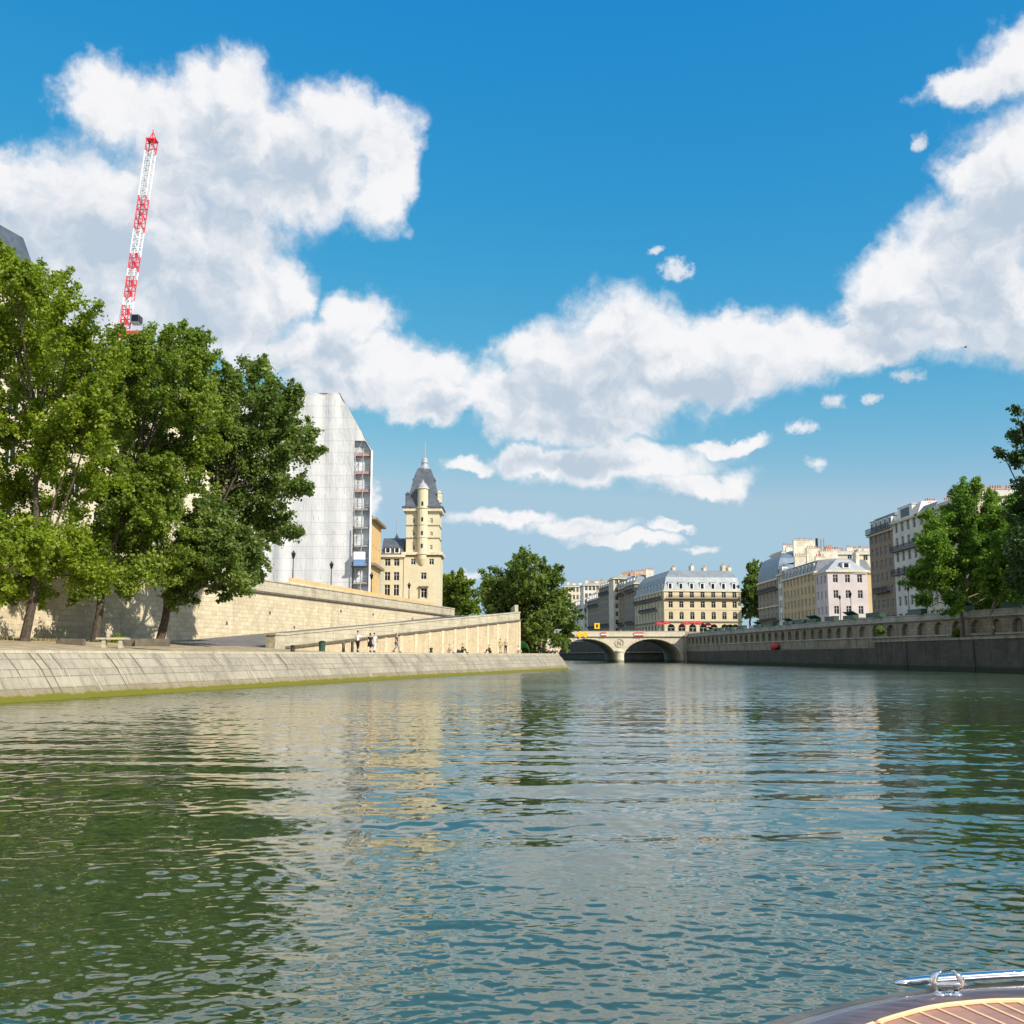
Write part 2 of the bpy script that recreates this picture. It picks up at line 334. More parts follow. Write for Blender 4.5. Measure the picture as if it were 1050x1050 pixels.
# ------------------------------------------------------------------ mesh building helpers
ORG = {}
class MB:
    def __init__(s): s.v = []; s.f = []; s.m = []; s.cm = 0
    def add(s, vs, fs):
        k = len(s.v); s.v.extend([tuple(p) for p in vs]); s.f.extend([tuple(i + k for i in f) for f in fs]); s.m.extend([s.cm] * len(fs)); return s
    def quad(s, a, b, c, d): return s.add((a, b, c, d), ((0, 1, 2, 3),))
    def box(s, c, size, rz=0, ax=None):
        hx, hy, hz = size[0] / 2, size[1] / 2, size[2] / 2
        co, si = math.cos(rz), math.sin(rz)
        if ax: co, si = ax[0], ax[1]
        vs = [(c[0] + x * co - y * si, c[1] + x * si + y * co, c[2] + z) for z in (-hz, hz) for x, y in ((-hx, -hy), (hx, -hy), (hx, hy), (-hx, hy))]
        return s.add(vs, ((0, 3, 2, 1), (4, 5, 6, 7), (0, 1, 5, 4), (1, 2, 6, 5), (2, 3, 7, 6), (3, 0, 4, 7)))
    def bar(s, a, b, w_, h_=None):
        a, b = Vector(a), Vector(b); d = (b - a).normalized(); h_ = h_ or w_
        up = Vector((0, 0, 1)) if abs(d.z) < .95 else Vector((0, 1, 0))
        r = d.cross(up).normalized() * w_ / 2; u = r.cross(d).normalized() * h_ / 2
        vs = [a - r - u, a + r - u, a + r + u, a - r + u, b - r - u, b + r - u, b + r + u, b - r + u]
        return s.add(vs, ((0, 3, 2, 1), (4, 5, 6, 7), (0, 1, 5, 4), (1, 2, 6, 5), (2, 3, 7, 6), (3, 0, 4, 7)))
    def prism(s, poly, z0, z1, cap=True):
        n = len(poly); vs = [(p[0], p[1], z0) for p in poly] + [(p[0], p[1], z1) for p in poly]
        fs = [(i, (i + 1) % n, n + (i + 1) % n, n + i) for i in range(n)]
        if cap: fs += [tuple(range(n, 2 * n)), tuple(reversed(range(n)))]
        return s.add(vs, fs)
    def frustum(s, p0, p1, z0, z1, cap=True):
        n = len(p0); vs = [(p[0], p[1], z0) for p in p0] + [(p[0], p[1], z1) for p in p1]
        fs = [(i, (i + 1) % n, n + (i + 1) % n, n + i) for i in range(n)]
        if cap: fs.append(tuple(range(n, 2 * n)))
        return s.add(vs, fs)
    def lathe(s, c, prof, n=14, a0=0, a1=2 * math.pi):
        full = abs(a1 - a0 - 2 * math.pi) < 1e-6
        k = n if full else n + 1
        vs = [(c[0] + r * math.cos(a0 + (a1 - a0) * i / n), c[1] + r * math.sin(a0 + (a1 - a0) * i / n), c[2] + z) for r, z in prof for i in range(k)]
        fs = [(j * k + i, j * k + (i + 1) % k, (j + 1) * k + (i + 1) % k, (j + 1) * k + i) for j in range(len(prof) - 1) for i in range(n)]
        return s.add(vs, fs)
    def tube(s, pts, rad, n=7, cap=True):
        pts = [Vector(p) for p in pts]; vs = []; 
        for i, p in enumerate(pts):
            d = (pts[min(i + 1, len(pts) - 1)] - pts[max(i - 1, 0)])
            if d.length < 1e-9: d = Vector((0, 0, 1))
            d.normalize()
            up = Vector((1, 0, 0)) if abs(d.x) < .8 else Vector((0, 1, 0))
            a = d.cross(up).normalized(); b_ = d.cross(a)
            r = rad[i] if hasattr(rad, '__len__') else rad
            for j in range(n):
                t_ = 2 * math.pi * j / n; vs.append(p + a * math.cos(t_) * r + b_ * math.sin(t_) * r)
        fs = [(i * n + j, i * n + (j + 1) % n, (i + 1) * n + (j + 1) % n, (i + 1) * n + j) for i in range(len(pts) - 1) for j in range(n)]
        if cap: fs += [tuple(reversed(range(n))), tuple(range((len(pts) - 1) * n, len(pts) * n))]
        return s.add(vs, fs)
    def sheet(s, grid):
        nr, nc = len(grid), len(grid[0]); vs = [p for r in grid for p in r]
        return s.add(vs, [(i * nc + j, i * nc + j + 1, (i + 1) * nc + j + 1, (i + 1) * nc + j) for i in range(nr - 1) for j in range(nc - 1)])
    def mesh(s, name, mats, org=(0, 0, 0), smooth=False):
        me = bpy.data.meshes.new(name)
        me.from_pydata([(x - org[0], y - org[1], z - org[2]) for x, y, z in s.v], [], s.f); 
        for mt in (mats if isinstance(mats, (list, tuple)) else [mats]): me.materials.append(MATS[mt])
        me.polygons.foreach_set('material_index', s.m)
        if smooth: me.polygons.foreach_set('use_smooth', [True] * len(s.f))
        uvl = me.uv_layers.new(name='UVMap'); uv = []
        for p in me.polygons:
            nx, ny, nz_ = p.normal
            if abs(nz_) < .85:
                L = math.hypot(nx, ny) or 1; tx, ty = -ny / L, nx / L
                k = 1 / max(.3, math.sqrt(max(1e-6, 1 - nz_ * nz_)))
                for li in p.loop_indices:
                    q = me.vertices[me.loops[li].vertex_index].co
                    uv += [(q.x + org[0]) * tx + (q.y + org[1]) * ty, (q.z + org[2]) * k]
            else:
                for li in p.loop_indices:
                    q = me.vertices[me.loops[li].vertex_index].co; uv += [q.x + org[0], q.y + org[1]]
        uvl.data.foreach_set('uv', uv)
        me.update(); return me
def link(o, parent=None):
    COL.objects.link(o)
    if parent: o.parent = parent
    return o
def worg(o): return ORG.get(o.name, Vector((0, 0, 0)))
def obj(name, mb, mats, parent=None, smooth=False, org=None):
    base = worg(parent) if parent else Vector((0, 0, 0))
    if org is None:
        if parent: org = base
        else:
            a = np.array(mb.v); org = Vector(((a[:, 0].min() + a[:, 0].max()) / 2, (a[:, 1].min() + a[:, 1].max()) / 2, a[:, 2].min()))
    org = Vector(org)
    o = bpy.data.objects.new(name, mb.mesh(name, mats, org, smooth)); link(o, parent)
    o.location = org - base; ORG[o.name] = org
    return o
def inst(name, me, loc, rz, parent):
    """part from shared mesh data, placed in world coordinates"""
    o = bpy.data.objects.new(name, me); link(o, parent)
    o.location = Vector(loc) - worg(parent); o.rotation_euler = (0, 0, rz); ORG[o.name] = Vector(loc)
    return o
def tag(o, label=None, cat=None, group=None, kind=None):
    if label: o['label'] = label
    if cat: o['category'] = cat
    if group: o['group'] = group
    if kind: o['kind'] = kind
    return o
def thing(name, loc, label, cat, group=None, rz=0):
    o = bpy.data.objects.new(name, None); o.empty_display_size = .3; COL.objects.link(o)
    o.location = loc; o.rotation_euler = (0, 0, rz); ORG[o.name] = Vector(loc)
    return tag(o, label, cat, group)
def copy_tree(o, parent=None):
    c = o.copy(); COL.objects.link(c); c.parent = parent
    for ch in [x for x in o.children]: copy_tree(ch, c)
    return c

def strip(mb, o, d, L, z0, z1, ops, depth=.25, back=False):
    """wall strip from o along unit d, with openings (centre,width,zb,zt,rise); outward normal is right of d"""
    n = (d[1], -d[0])
    def pt(u, z, k=0): return (o[0] + d[0] * u - n[0] * k, o[1] + d[1] * u - n[1] * k, z)
    cur = 0
    for (c, wd, zb, zt, rise) in ops:
        a, b_ = c - wd / 2, c + wd / 2
        if a > cur + 1e-4: mb.quad(pt(cur, z0), pt(a, z0), pt(a, z1), pt(cur, z1))
        if zb > z0 + 1e-4: mb.quad(pt(a, z0), pt(b_, z0), pt(b_, zb), pt(a, zb))
        if rise > 0:
            ns = 14; sp_ = zt - rise
            arc = [(c - math.cos(math.pi * i / ns) * wd / 2, sp_ + math.sin(math.pi * i / ns) * rise) for i in range(ns + 1)]
        else: arc = [(a, zt), (b_, zt)]
        for (x0, y0), (x1, y1) in zip(arc, arc[1:]):
            if z1 > zt + 1e-4 or rise > 0: mb.quad(pt(x0, y0), pt(x1, y1), pt(x1, z1), pt(x0, z1))
            if depth: mb.quad(pt(x0, y0), pt(x0, y0, depth), pt(x1, y1, depth), pt(x1, y1))
        if depth:
            lo = arc[0][1]
            mb.quad(pt(a, zb), pt(a, zb, depth), pt(a, lo, depth), pt(a, lo))
            mb.quad(pt(b_, zb, depth), pt(b_, zb), pt(b_, lo), pt(b_, lo, depth))
            if zb > z0 + 1e-4: mb.quad(pt(a, zb), pt(b_, zb), pt(b_, zb, depth), pt(a, zb, depth))
        cur = b_
    if L > cur + 1e-4: mb.quad(pt(cur, z0), pt(L, z0), pt(L, z1), pt(cur, z1))

WIN = {}
def window_mesh(wd, ht, arch=0, pane='pane', frame='white_paint'):
    key = (round(wd, 2), round(ht, 2), round(arch, 2), frame)
    if key in WIN: return WIN[key]
    f = MB(); g = MB(); fw = .06
    if arch:
        ns = 10
        arc = [(-math.cos(math.pi * i / ns) * wd / 2, ht - arch + math.sin(math.pi * i / ns) * arch) for i in range(ns + 1)]
        g.add([(-wd / 2, 0, 0), (wd / 2, 0, 0)] + [(x, 0, z) for x, z in reversed(arc)], [tuple(range(ns + 3))])
    else:
        g.quad((-wd / 2, 0, 0), (wd / 2, 0, 0), (wd / 2, 0, ht), (-wd / 2, 0, ht))
    hz = ht - arch
    f.box((-wd / 2 + fw / 2, -.04, hz / 2), (fw, .06, hz)); f.box((wd / 2 - fw / 2, -.04, hz / 2), (fw, .06, hz))
    f.box((0, -.04, hz / 2), (fw, .062, hz)); f.box((0, -.043, fw / 2), (wd, .06, fw)); f.box((0, -.043, hz - fw / 2), (wd, .06, fw))
    f.box((0, -.045, hz * .66), (wd - 2 * fw, .05, fw * .7))
    WIN[key] = (f.mesh('window', frame), g.mesh('pane', pane))
    return WIN[key]
def place_window(root, o, d, u, zb, wd, ht, arch, depth, frame='white_paint', kind='window'):
    n = (d[1], -d[0]); fm, gm = window_mesh(wd, ht, arch, 'pane', frame)
    loc = (o[0] + d[0] * u - n[0] * depth * .8, o[1] + d[1] * u - n[1] * depth * .8, zb)
    rz = math.atan2(d[1], d[0])
    wo = inst(kind, fm, loc, rz, root)
    po = bpy.data.objects.new('pane', gm); COL.objects.link(po); po.parent = wo
    return wo
def inset(poly, ds):
    n = len(poly); out_ = []
    if not hasattr(ds, '__len__'): ds = [ds] * n
    for i in range(n):
        p0, p1, p2 = Vector(poly[i - 1]), Vector(poly[i]), Vector(poly[(i + 1) % n])
        d1 = (p1 - p0).normalized(); d2 = (p2 - p1).normalized()
        n1 = Vector((-d1.y, d1.x)); n2 = Vector((-d2.y, d2.x))
        a = p1 + n1 * ds[i - 1]; b_ = p1 + n2 * ds[i]
        den = d1.x * d2.y - d1.y * d2.x
        t_ = ((b_.x - a.x) * d2.y - (b_.y - a.y) * d2.x) / den
        out_.append(tuple(a + d1 * t_))
    return out_
def chimney(root, x, y, z0, z1, sx, sy, rz=0, mat_='chimney_render', pots=4):
    b_ = MB(); b_.box((x, y, (z0 + z1) / 2), (sx, sy, z1 - z0), rz); b_.box((x, y, z1 + .08), (sx + .16, sy + .16, .15), rz)
    c = obj('chimney', b_, mat_, root)
    if pots:
        p = MB(); co, si = math.cos(rz), math.sin(rz)
        lx = sx >= sy; L = max(sx, sy)
        for i in range(pots):
            u = (-.5 + (i + .5) / pots) * L * .9; q = (x + (u * co if lx else -u * si), y + (u * si if lx else u * co), z1 + .15)
            h_ = .45 + .3 * rnd.random()
            p.lathe(q, [(.15, 0), (.12, h_), (.0, h_)], 7)
        obj('chimney_pots', p, 'terracotta', c)
    return c
def building(name, label, cat, foot, z0, floors, bays, wall, roof, courses=(), course_mat='string_course', balc=(), group=None,
             chim=(), frame='white_paint', dormer_mat='white_paint', cornice_out=.45, plinth=None):
    """foot: CCW footprint; floors: (height, win_w, win_h, sill, arch_rise); bays: {edge: count}"""
    c0 = Vector((sum(p[0] for p in foot) / len(foot), sum(p[1] for p in foot) / len(foot), z0))
    root = thing(name, c0, label, cat, group)
    wm = MB(); n = len(foot); ztop = z0 + sum(f[0] for f in floors)
    for e in range(n):
        a, b_ = Vector(foot[e]), Vector(foot[(e + 1) % n]); L = (b_ - a).length; d = (b_ - a) / L; k = bays.get(e, 0)
        z = z0
        for (h, ww, wh, sill, arch) in floors:
            ops = []
            if k and ww:
                bw = (L - .8) / k; w_ = min(ww, bw * .72)
                for i in range(k):
                    u = .4 + bw * (i + .5); ops.append((u, w_, z + sill, z + sill + wh, arch))
                    place_window(root, a, d, u, z + sill, w_, wh, arch, .28, frame)
            strip(wm, a, d, L, z, z + h, ops, .28)
            z += h
    obj('wall', wm, wall, root)
    # string courses and cornice
    for (zz, th, outw, mt) in list(courses) + [(ztop, .45, cornice_out, course_mat)]:
        cm = MB(); pp = inset(foot, -outw); cm.prism(pp, zz - th, zz + .003)
        obj('cornice', cm, mt, root)
    for (e, zz, u0, u1) in balc:
        a, b_ = Vector(foot[e]), Vector(foot[(e + 1) % n]); L = (b_ - a).length; d = (b_ - a) / L; nn = Vector((d.y, -d.x))
        bm_ = MB(); c = a + d * L * (u0 + u1) / 2 + nn * .4
        ln = L * (u1 - u0)
        bm_.box((c.x, c.y, zz - .1), (ln, .8, .18), ax=d)
        r = c + nn * .37; bm_.box((r.x, r.y, zz + .95), (ln, .05, .06), ax=d); bm_.box((r.x, r.y, zz + .15), (ln, .05, .05), ax=d)
        q = int(ln / .22)
        for i in range(q):
            s_ = a + d * (L * u0 + ln * (i + .5) / q) + nn * .77; bm_.box((s_.x, s_.y, zz + .52), (.07, .03, .9), ax=d)
        obj('balcony', bm_, 'iron', root)
    # roof
    if roof:
        kind = roof.get('kind', 'mansard'); m1 = roof.get('m1', 'zinc'); m2 = roof.get('m2', m1)
        h1, i1, h2, i2 = roof['h1'], roof['i1'], roof['h2'], roof['i2']
        p1 = inset(foot, i1); p2 = inset(p1, i2); rm = MB()
        curve = roof.get('curve', 0)
        if curve:
            prev, pz = foot, ztop
            for s_ in range(1, 6):
                f_ = s_ / 5; ii = i1 * (1 - math.cos(f_ * math.pi / 2)) if not isinstance(i1, (list, tuple)) else [x * (1 - math.cos(f_ * math.pi / 2)) for x in i1]
                q = inset(foot, ii); zz = ztop + h1 * math.sin(f_ * math.pi / 2); rm.frustum(prev, q, pz, zz, False); prev, pz = q, zz
        else: rm.frustum(foot, p1, ztop, ztop + h1, False)
        rf = obj('roof', rm, m1, root)
        tm = MB(); tm.frustum(p1, p2, ztop + h1, ztop + h1 + h2); obj('roof_top', tm, m2, root)
        for (e, k, dw, dh, up) in roof.get('dormers', ()):
            a, b_ = Vector(foot[e]), Vector(foot[(e + 1) % n]); L = (b_ - a).length; d = (b_ - a) / L; nn = Vector((d.y, -d.x))
            bw = (L - .8) / k; ii = (i1[e] if hasattr(i1, '__len__') else i1)
            fr = up / h1 * ii * .6
            for i in range(k):
                u = .4 + bw * (i + .5); q = a + d * u - nn * (fr + .05)
                dm = MB(); zb = ztop + up
                c = q - nn * .8
                dm.box((c.x, c.y, zb + dh / 2), (dw, 1.6, dh), ax=d); 
                do = obj('dormer', dm, dormer_mat, root, org=(q.x, q.y, zb))
                dr = MB(); dr.box((c.x, c.y, zb + dh + .07), (dw + .3, 1.8, .14), ax=d); obj('dormer_roof', dr, m1, do)
                pn = MB(); g = q + nn * .02; wd = dw * .62; hh = dh * .78
                pn.quad((g.x - d.x * wd / 2, g.y - d.y * wd / 2, zb + .15), (g.x + d.x * wd / 2, g.y + d.y * wd / 2, zb + .15), (g.x + d.x * wd / 2, g.y + d.y * wd / 2, zb + .15 + hh), (g.x - d.x * wd / 2, g.y - d.y * wd / 2, zb + .15 + hh))
                obj('pane', pn, 'pane', do)
    for c in chim: chimney(root, *c)
    return root, ztop

# ------------------------------------------------------------------ bank lines
def lerp(a, b, t_): return a + (b - a) * t_
def pl(pts, Y):
    if Y <= pts[0][1]: i = 0
    elif Y >= pts[-1][1]: i = len(pts) - 2
    else: i = max(k for k in range(len(pts) - 1) if pts[k][1] <= Y)
    (x0, y0), (x1, y1) = pts[i], pts[i + 1]; return x0 + (x1 - x0) * (Y - y0) / (y1 - y0)
EL = [(-33, 0), (-21.7, 43.75), (-11.9, 82.4), (8.3, 150), (7.2, 158)]
def E(Y): return pl(EL, Y)               # left water line
def Wl(Y): return -26.4 + .24 * (Y - 112) # tall left wall
RL = [(XP(283, 90), 90), (XP(533, 150), 150)]
def Rw(Y): return pl(RL, Y)
def Wr(Y): return 58 - (Y - 118) * .0556 # right water line
ISL = 8.9; RST = 6.9
YS = [-30, 0, 20, 35, 45, 55, 65, 75, 82, 90, 100, 110, 120, 130, 140, 150, 158]
def upz(Y): return lerp(2.9, 7.2, min(1, max(0, (Y - 88) / 62)))

# ------------------------------------------------------------------ water (real ripples near, bump beyond)
def build_water():
    rng = np.random.default_rng(5)
    rows = [2.0]
    while rows[-1] < 62:
        Yc = rows[-1]; rows.append(Yc + min(max(Yc * Yc / 2100 * .9, .012), .075))
    rows = np.array(rows, dtype=np.float32); nc = 1040
    s_ = np.linspace(-.60, .60, nc).astype(np.float32)
    Yg = np.repeat(rows[:, None], nc, 1); Xg = s_[None, :] * (Yg + 6)
    Z = np.zeros_like(Xg)
    px_sp = np.maximum((1.2 / nc) * (Yg + 6), np.gradient(rows)[:, None])
    def lown(fx, fy, seed):
        r = np.random.default_rng(seed); A = np.zeros_like(Xg)
        for _ in range(7):
            a, b_, p_ = r.normal(0, fx), r.normal(0, fy), r.uniform(0, 6.28)
            A += np.sin(Xg * a + Yg * b_ + p_)
        return A / 2.6
    patch = np.clip(.92 + .5 * lown(.35, .5, 3), .3, 1.6)
    patch2 = np.clip(.9 + .5 * lown(.9, 1.2, 8), .25, 1.7)
    N = 170
    for i in range(N):
        lam = .05 * (1.3 / .05) ** (i / (N - 1))
        k = 2 * math.pi / lam
        th = rng.normal(R(84), R(50)); 
        slope = .0086 * (1.45 if lam < .20 else 1.15 if lam < .25 else .9 if lam < .45 else .55 if lam < .8 else .36)
        A = slope / k
        at = np.clip((lam / px_sp - 2.0) / 2.0, 0, 1)
        ph = rng.uniform(0, 6.28)
        arg = k * (Xg * math.cos(th) + Yg * math.sin(th)) + ph + 1.2 * np.sin(.7 * Xg + .5 * Yg + i)
        Z += A * at * (patch if i % 2 else patch2) * (np.sin(arg) + .22 * np.sin(2 * arg + .6))
    for i in range(9):        # a few long-crested wakes
        lam = rng.uniform(1.2, 3.6); k = 2 * math.pi / lam; th = rng.normal(R(88), R(10)); A = .022 / k
        env = np.clip(lown(.10, .22, 40 + i), 0, 1.4)
        Z += A * env * np.clip((lam / px_sp - 2.0) / 2.0, 0, 1) * np.sin(k * (Xg * math.cos(th) + Yg * math.sin(th)) + rng.uniform(0, 6.28) + .9 * np.sin(.35 * Xg + i))
    edge = np.clip((Yg - 2.0) / 1.0, 0, 1) * np.clip((62 - Yg) / 4, 0, 1) * np.clip((.60 - np.abs(s_))[None, :] / .02, 0, 1)
    Z *= edge
    nr = len(rows); vs = np.stack([Xg, Yg, Z], -1).reshape(-1, 3)
    idx = np.arange(nr * nc).reshape(nr, nc)
    q = np.stack([idx[:-1, :-1], idx[:-1, 1:], idx[1:, 1:], idx[1:, :-1]], -1).reshape(-1, 4)
    y0, y1 = rows[0], rows[-1]; xa, xb = .6 * (y0 + 6), .6 * (y1 + 6)
    B = 6000; base = len(vs)
    ex = np.array([[-B, -B, 0], [B, -B, 0], [B, B, 0], [-B, B, 0]])
    vs = np.concatenate([vs, ex]); c = [idx[0, 0], idx[0, -1], idx[-1, -1], idx[-1, 0]]
    eq = np.array([[base, base + 1, c[1], c[0]], [base + 1, base + 2, c[2], c[1]], [base + 2, base + 3, c[3], c[2]], [base + 3, base, c[0], c[3]]])
    q = np.concatenate([q, eq])
    me = bpy.data.meshes.new('river_water'); me.vertices.add(len(vs)); me.vertices.foreach_set('co', vs.astype(np.float32).ravel())
    me.loops.add(q.size); me.loops.foreach_set('vertex_index', q.astype(np.int32).ravel())
    me.polygons.add(len(q)); me.polygons.foreach_set('loop_start', np.arange(0, q.size, 4, dtype=np.int32))
    me.polygons.foreach_set('use_smooth', np.concatenate([np.ones(len(q) - 4, bool), np.zeros(4, bool)]))
    me.materials.append(MATS['water']); me.update(); me.validate()
    o = bpy.data.objects.new('river_water', me); COL.objects.link(o); tag(o, kind='structure'); return o
build_water()

# ------------------------------------------------------------------ left bank
def struct(name, mb, mt, smooth=False):
    o = obj(name, mb, mt, None, smooth, org=(0, 0, 0)); return tag(o, kind='structure')
qw = thing('quay_wall', (-12, 80, 0), 'long sloping pale stone embankment with green algae along the water on the left', 'quay wall')
grid = []
YQ = YS + [162, 170, 182, 200]
def edge_pt(Y, b=0):
    if Y <= 158: return (E(Y) - b, Y)
    return {162: (E(158) - .8 - b, 162), 170: (4.8 - b, 170 - b * .5), 182: (0 - b, 182 - b), 200: (-6 - b, 200)}[Y]
g = MB(); rows_ = []
for Y in YQ:
    a = edge_pt(Y, -.9); m_ = edge_pt(Y, 0); t_ = edge_pt(Y, 1.5)
    rows_.append([(a[0], a[1], -1.0), (m_[0], m_[1], 0.0), (lerp(m_[0], t_[0], .12), lerp(m_[1], t_[1], .12), .28), (lerp(m_[0], t_[0], .55), lerp(m_[1], t_[1], .55), 1.35), (t_[0], t_[1], 2.12)])
g.sheet(rows_); obj('slope', g, 'slope_stone', qw)
g = MB(); r1 = []; 
for Y in YQ:
    t_ = edge_pt(Y, 1.46); u_ = edge_pt(Y, 2.3); r1.append([(t_[0], t_[1], 2.10), (t_[0], t_[1], 2.26), (u_[0], u_[1], 2.27), (u_[0], u_[1], 2.1)])
g.sheet(r1); obj('coping', g, 'parapet_stone', qw)
# lighter and darker vertical joints following the slope profile
for dark_ in (0, 1):
    g = MB()
    for i in range(46 if dark_ == 0 else 34):
        Y = rnd.uniform(38, 156); wd = rnd.uniform(.03, .10) * (1 if dark_ else .7); f0_, f1_ = rnd.choice(((0, 3), (1, 3), (0, 3), (2, 3)))
        prof_ = [(.18, .28), (.6, .95), (.825, 1.35), (1.49, 2.12)][f0_:]
        for (b0, z0_), (b1, z1_) in zip(prof_, prof_[1:]):
            p0, p1 = edge_pt(Y, b0), edge_pt(Y, b1); q0, q1 = edge_pt(Y + wd, b0), edge_pt(Y + wd, b1); e_ = .012
            g.quad((p0[0] + e_, p0[1], z0_ + e_), (q0[0] + e_, q0[1], z0_ + e_), (q1[0] + e_, q1[1], z1_ + e_), (p1[0] + e_, p1[1], z1_ + e_))
    obj('joints', g, 'cornice_dark' if dark_ else 'joint_pale', qw)['kind'] = 'stuff'
# quay ground
g = MB(); rr = []
for Y in [y for y in YQ if y <= 90] + []:
    x0 = edge_pt(Y, 2.28)[0]; x1 = Wl(Y); r = []
    for i in range(13):
        f_ = i / 12; d_ = f_ * (x0 - x1); z = 2.255 + (0 if d_ < 3 else min(1, (d_ - 3) / 12) * .75)
        r.append((x0 - d_, Y, z + (rnd.uniform(-.04, .04) if i > 3 else 0)))
    rr.append(r)
g.sheet(rr)
rr = []
for Y in [y for y in YQ if 90 <= y <= 158]:
    x0 = edge_pt(Y, 2.28)[0]; x1 = Rw(Y) if Y <= 150 else Rw(150); rr.append([(lerp(x0, x1, i / 6), Y, 2.255) for i in range(7)])
for Y in (162, 170, 182, 200):
    x0, y0 = edge_pt(Y, 2.28); rr.append([(lerp(x0, -14, i / 6), lerp(y0, Y, i / 6), 2.255) for i in range(7)])
g.sheet(rr); struct('quay_ground', g, 'earth')
g = MB(); rr = []
for Y in [y for y in YQ if y <= 158]:
    x0 = edge_pt(Y, 2.29)[0]; rr.append([(x0, Y, 2.268), (x0 - 2.2, Y, 2.268)])
g.sheet(rr); struct('quay_path', g, 'paving')
# ramp
def gz_q(x, Y):
    d_ = edge_pt(min(Y, 158), 2.28)[0] - x; return 2.255 + (0 if d_ < 3 else min(1, (d_ - 3) / 12) * .75)
g = MB(); rr = []
for Y in [79, 82, 86, 90, 95, 100, 105, 110, 115, 120, 125, 130, 135, 140, 145, 150]:
    a = Rw(Y) - .35 if Y >= 90 else lerp(Rw(90) - .35, Wl(79) + 4, (90 - Y) / 11.0); b_ = Wl(Y) + .02; r = []
    for i in range(7):
        x = lerp(a, b_, i / 6); base_z = gz_q(x, min(Y, 90)) if Y < 90 else gz_q(lerp(Rw(90), Wl(90), i / 6), 90)
        r.append((x, Y, base_z + .03 + max(0, Y - 90) / 60 * (4.45 if i < 3 else 4.45 - (i - 2) * .17)))
    rr.append(r)
for Y in (165, 180): rr.append([(lerp(.5, Wl(Y), i / 6), Y, 6.9 + (Y - 150) / 30 * 2.0) for i in range(7)])
g.sheet(rr); struct('ramp_road', g, 'asphalt')
# island ground at street level
g = MB(); g.add([(Wl(-30) - .3, -30, ISL), (Wl(180) - .3, 180, ISL), (.4, 180, ISL), (-5, 292, ISL), (-8, 420, ISL), (-30, 620, ISL), (-900, 620, ISL), (-900, -30, ISL)], [(0, 1, 2, 3, 4, 5, 6, 7)])
struct('island_ground', g, 'street_paving')
# tall retaining wall
rw = thing('retaining_wall', (Wl(90), 90, 2.8), 'tall cream limestone retaining wall behind the trees, falling shade on its stones', 'wall')
rw['label'] = 'tall cream limestone retaining wall standing behind the big trees on the left bank'
g = MB(); d = Vector((.24, 1)).normalized(); o0 = (Wl(-30), -30); L = (Vector((Wl(180), 180)) - Vector(o0)).length
g.quad((Wl(180), 180, 1.5), (Wl(-30), -30, 1.5), (Wl(-30), -30, 8.62), (Wl(180), 180, 8.62))
g.quad((Wl(-30), -30, 1.5), (Wl(-30) - 1, -30, 1.5), (Wl(-30) - 1, -30, 8.62), (Wl(-30), -30, 8.62))
g.f = [tuple(reversed(f)) for f in g.f]
obj('wall_face', g, 'cream_wall', rw)
nr_ = Vector((1, -.24)).normalized()
def along(Y, off): return (Wl(Y) + nr_.x * off, Y + nr_.y * off)
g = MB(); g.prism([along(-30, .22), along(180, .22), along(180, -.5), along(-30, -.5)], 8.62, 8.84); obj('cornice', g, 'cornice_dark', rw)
g = MB(); g.prism([along(-30, .02), along(180, .02), along(180, -.45), along(-30, -.45)], 8.84, 10.0); obj('parapet', g, 'parapet_stone', rw)
g = MB(); g.prism([along(-30, .10), along(180, .10), along(180, -.53), along(-30, -.53)], 10.0, 10.16); obj('coping', g, 'parapet_stone', rw)
# drain holes and iron rings
g = MB()
for Y in (62, 70, 78, 86, 103, 112, 118, 131, 142, 158):
    p = along(Y, .0); g.box((p[0], p[1], rnd.choice((5.2, 6.6, 7.6))), (.16, .3, .3), math.atan2(1, .24) - math.pi / 2)
obj('drain_holes', g, 'cornice_dark', rw)
# ramp wall
rp = thing('ramp_wall', (Rw(110), 110, 2.25), 'ochre stone ramp wall with pale pilasters and a rising parapet behind the walkers', 'wall')
dR = (Vector(RL[1]) - Vector(RL[0])); LR = dR.length; dR.normalize(); nR = Vector((dR.y, -dR.x))
def rpt(u, off): q = Vector(RL[0]) + dR * u + nR * off; return (q.x, q.y)
def rz_(u): return lerp(3.82, 8.3, u / LR)     # parapet top
def slab(mb, u0, u1, o0_, o1_, zl0, zl1, zh0, zh1):
    a, b_, c, d_ = rpt(u0, o1_), rpt(u1, o1_), rpt(u1, o0_), rpt(u0, o0_)
    vs = [(*a, zl0), (*b_, zl1), (*c, zl1), (*d_, zl0), (*a, zh0), (*b_, zh1), (*c, zh1), (*d_, zh0)]
    mb.add(vs, ((0, 3, 2, 1), (4, 5, 6, 7), (0, 1, 5, 4), (1, 2, 6, 5), (2, 3, 7, 6), (3, 0, 4, 7)))
g = MB(); slab(g, 2.0, LR, -.5, 0, 1.8, 1.8, rz_(2.0) - 1.32, rz_(LR) - 1.32); obj('wall_face', g, 'ramp_stone', rp)
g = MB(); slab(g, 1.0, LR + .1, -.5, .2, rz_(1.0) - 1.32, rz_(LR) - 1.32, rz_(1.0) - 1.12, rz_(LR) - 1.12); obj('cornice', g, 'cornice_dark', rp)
g = MB(); slab(g, 1.0, LR, -.5, .04, rz_(1.0) - 1.12, rz_(LR) - 1.12, rz_(1.0) - .14, rz_(LR) - .14); obj('parapet', g, 'parapet_stone', rp)
g = MB(); slab(g, 1.0, LR + .1, -.6, .12, rz_(1.0) - .14, rz_(LR) - .14, rz_(1.0), rz_(LR)); obj('coping', g, 'parapet_stone', rp)
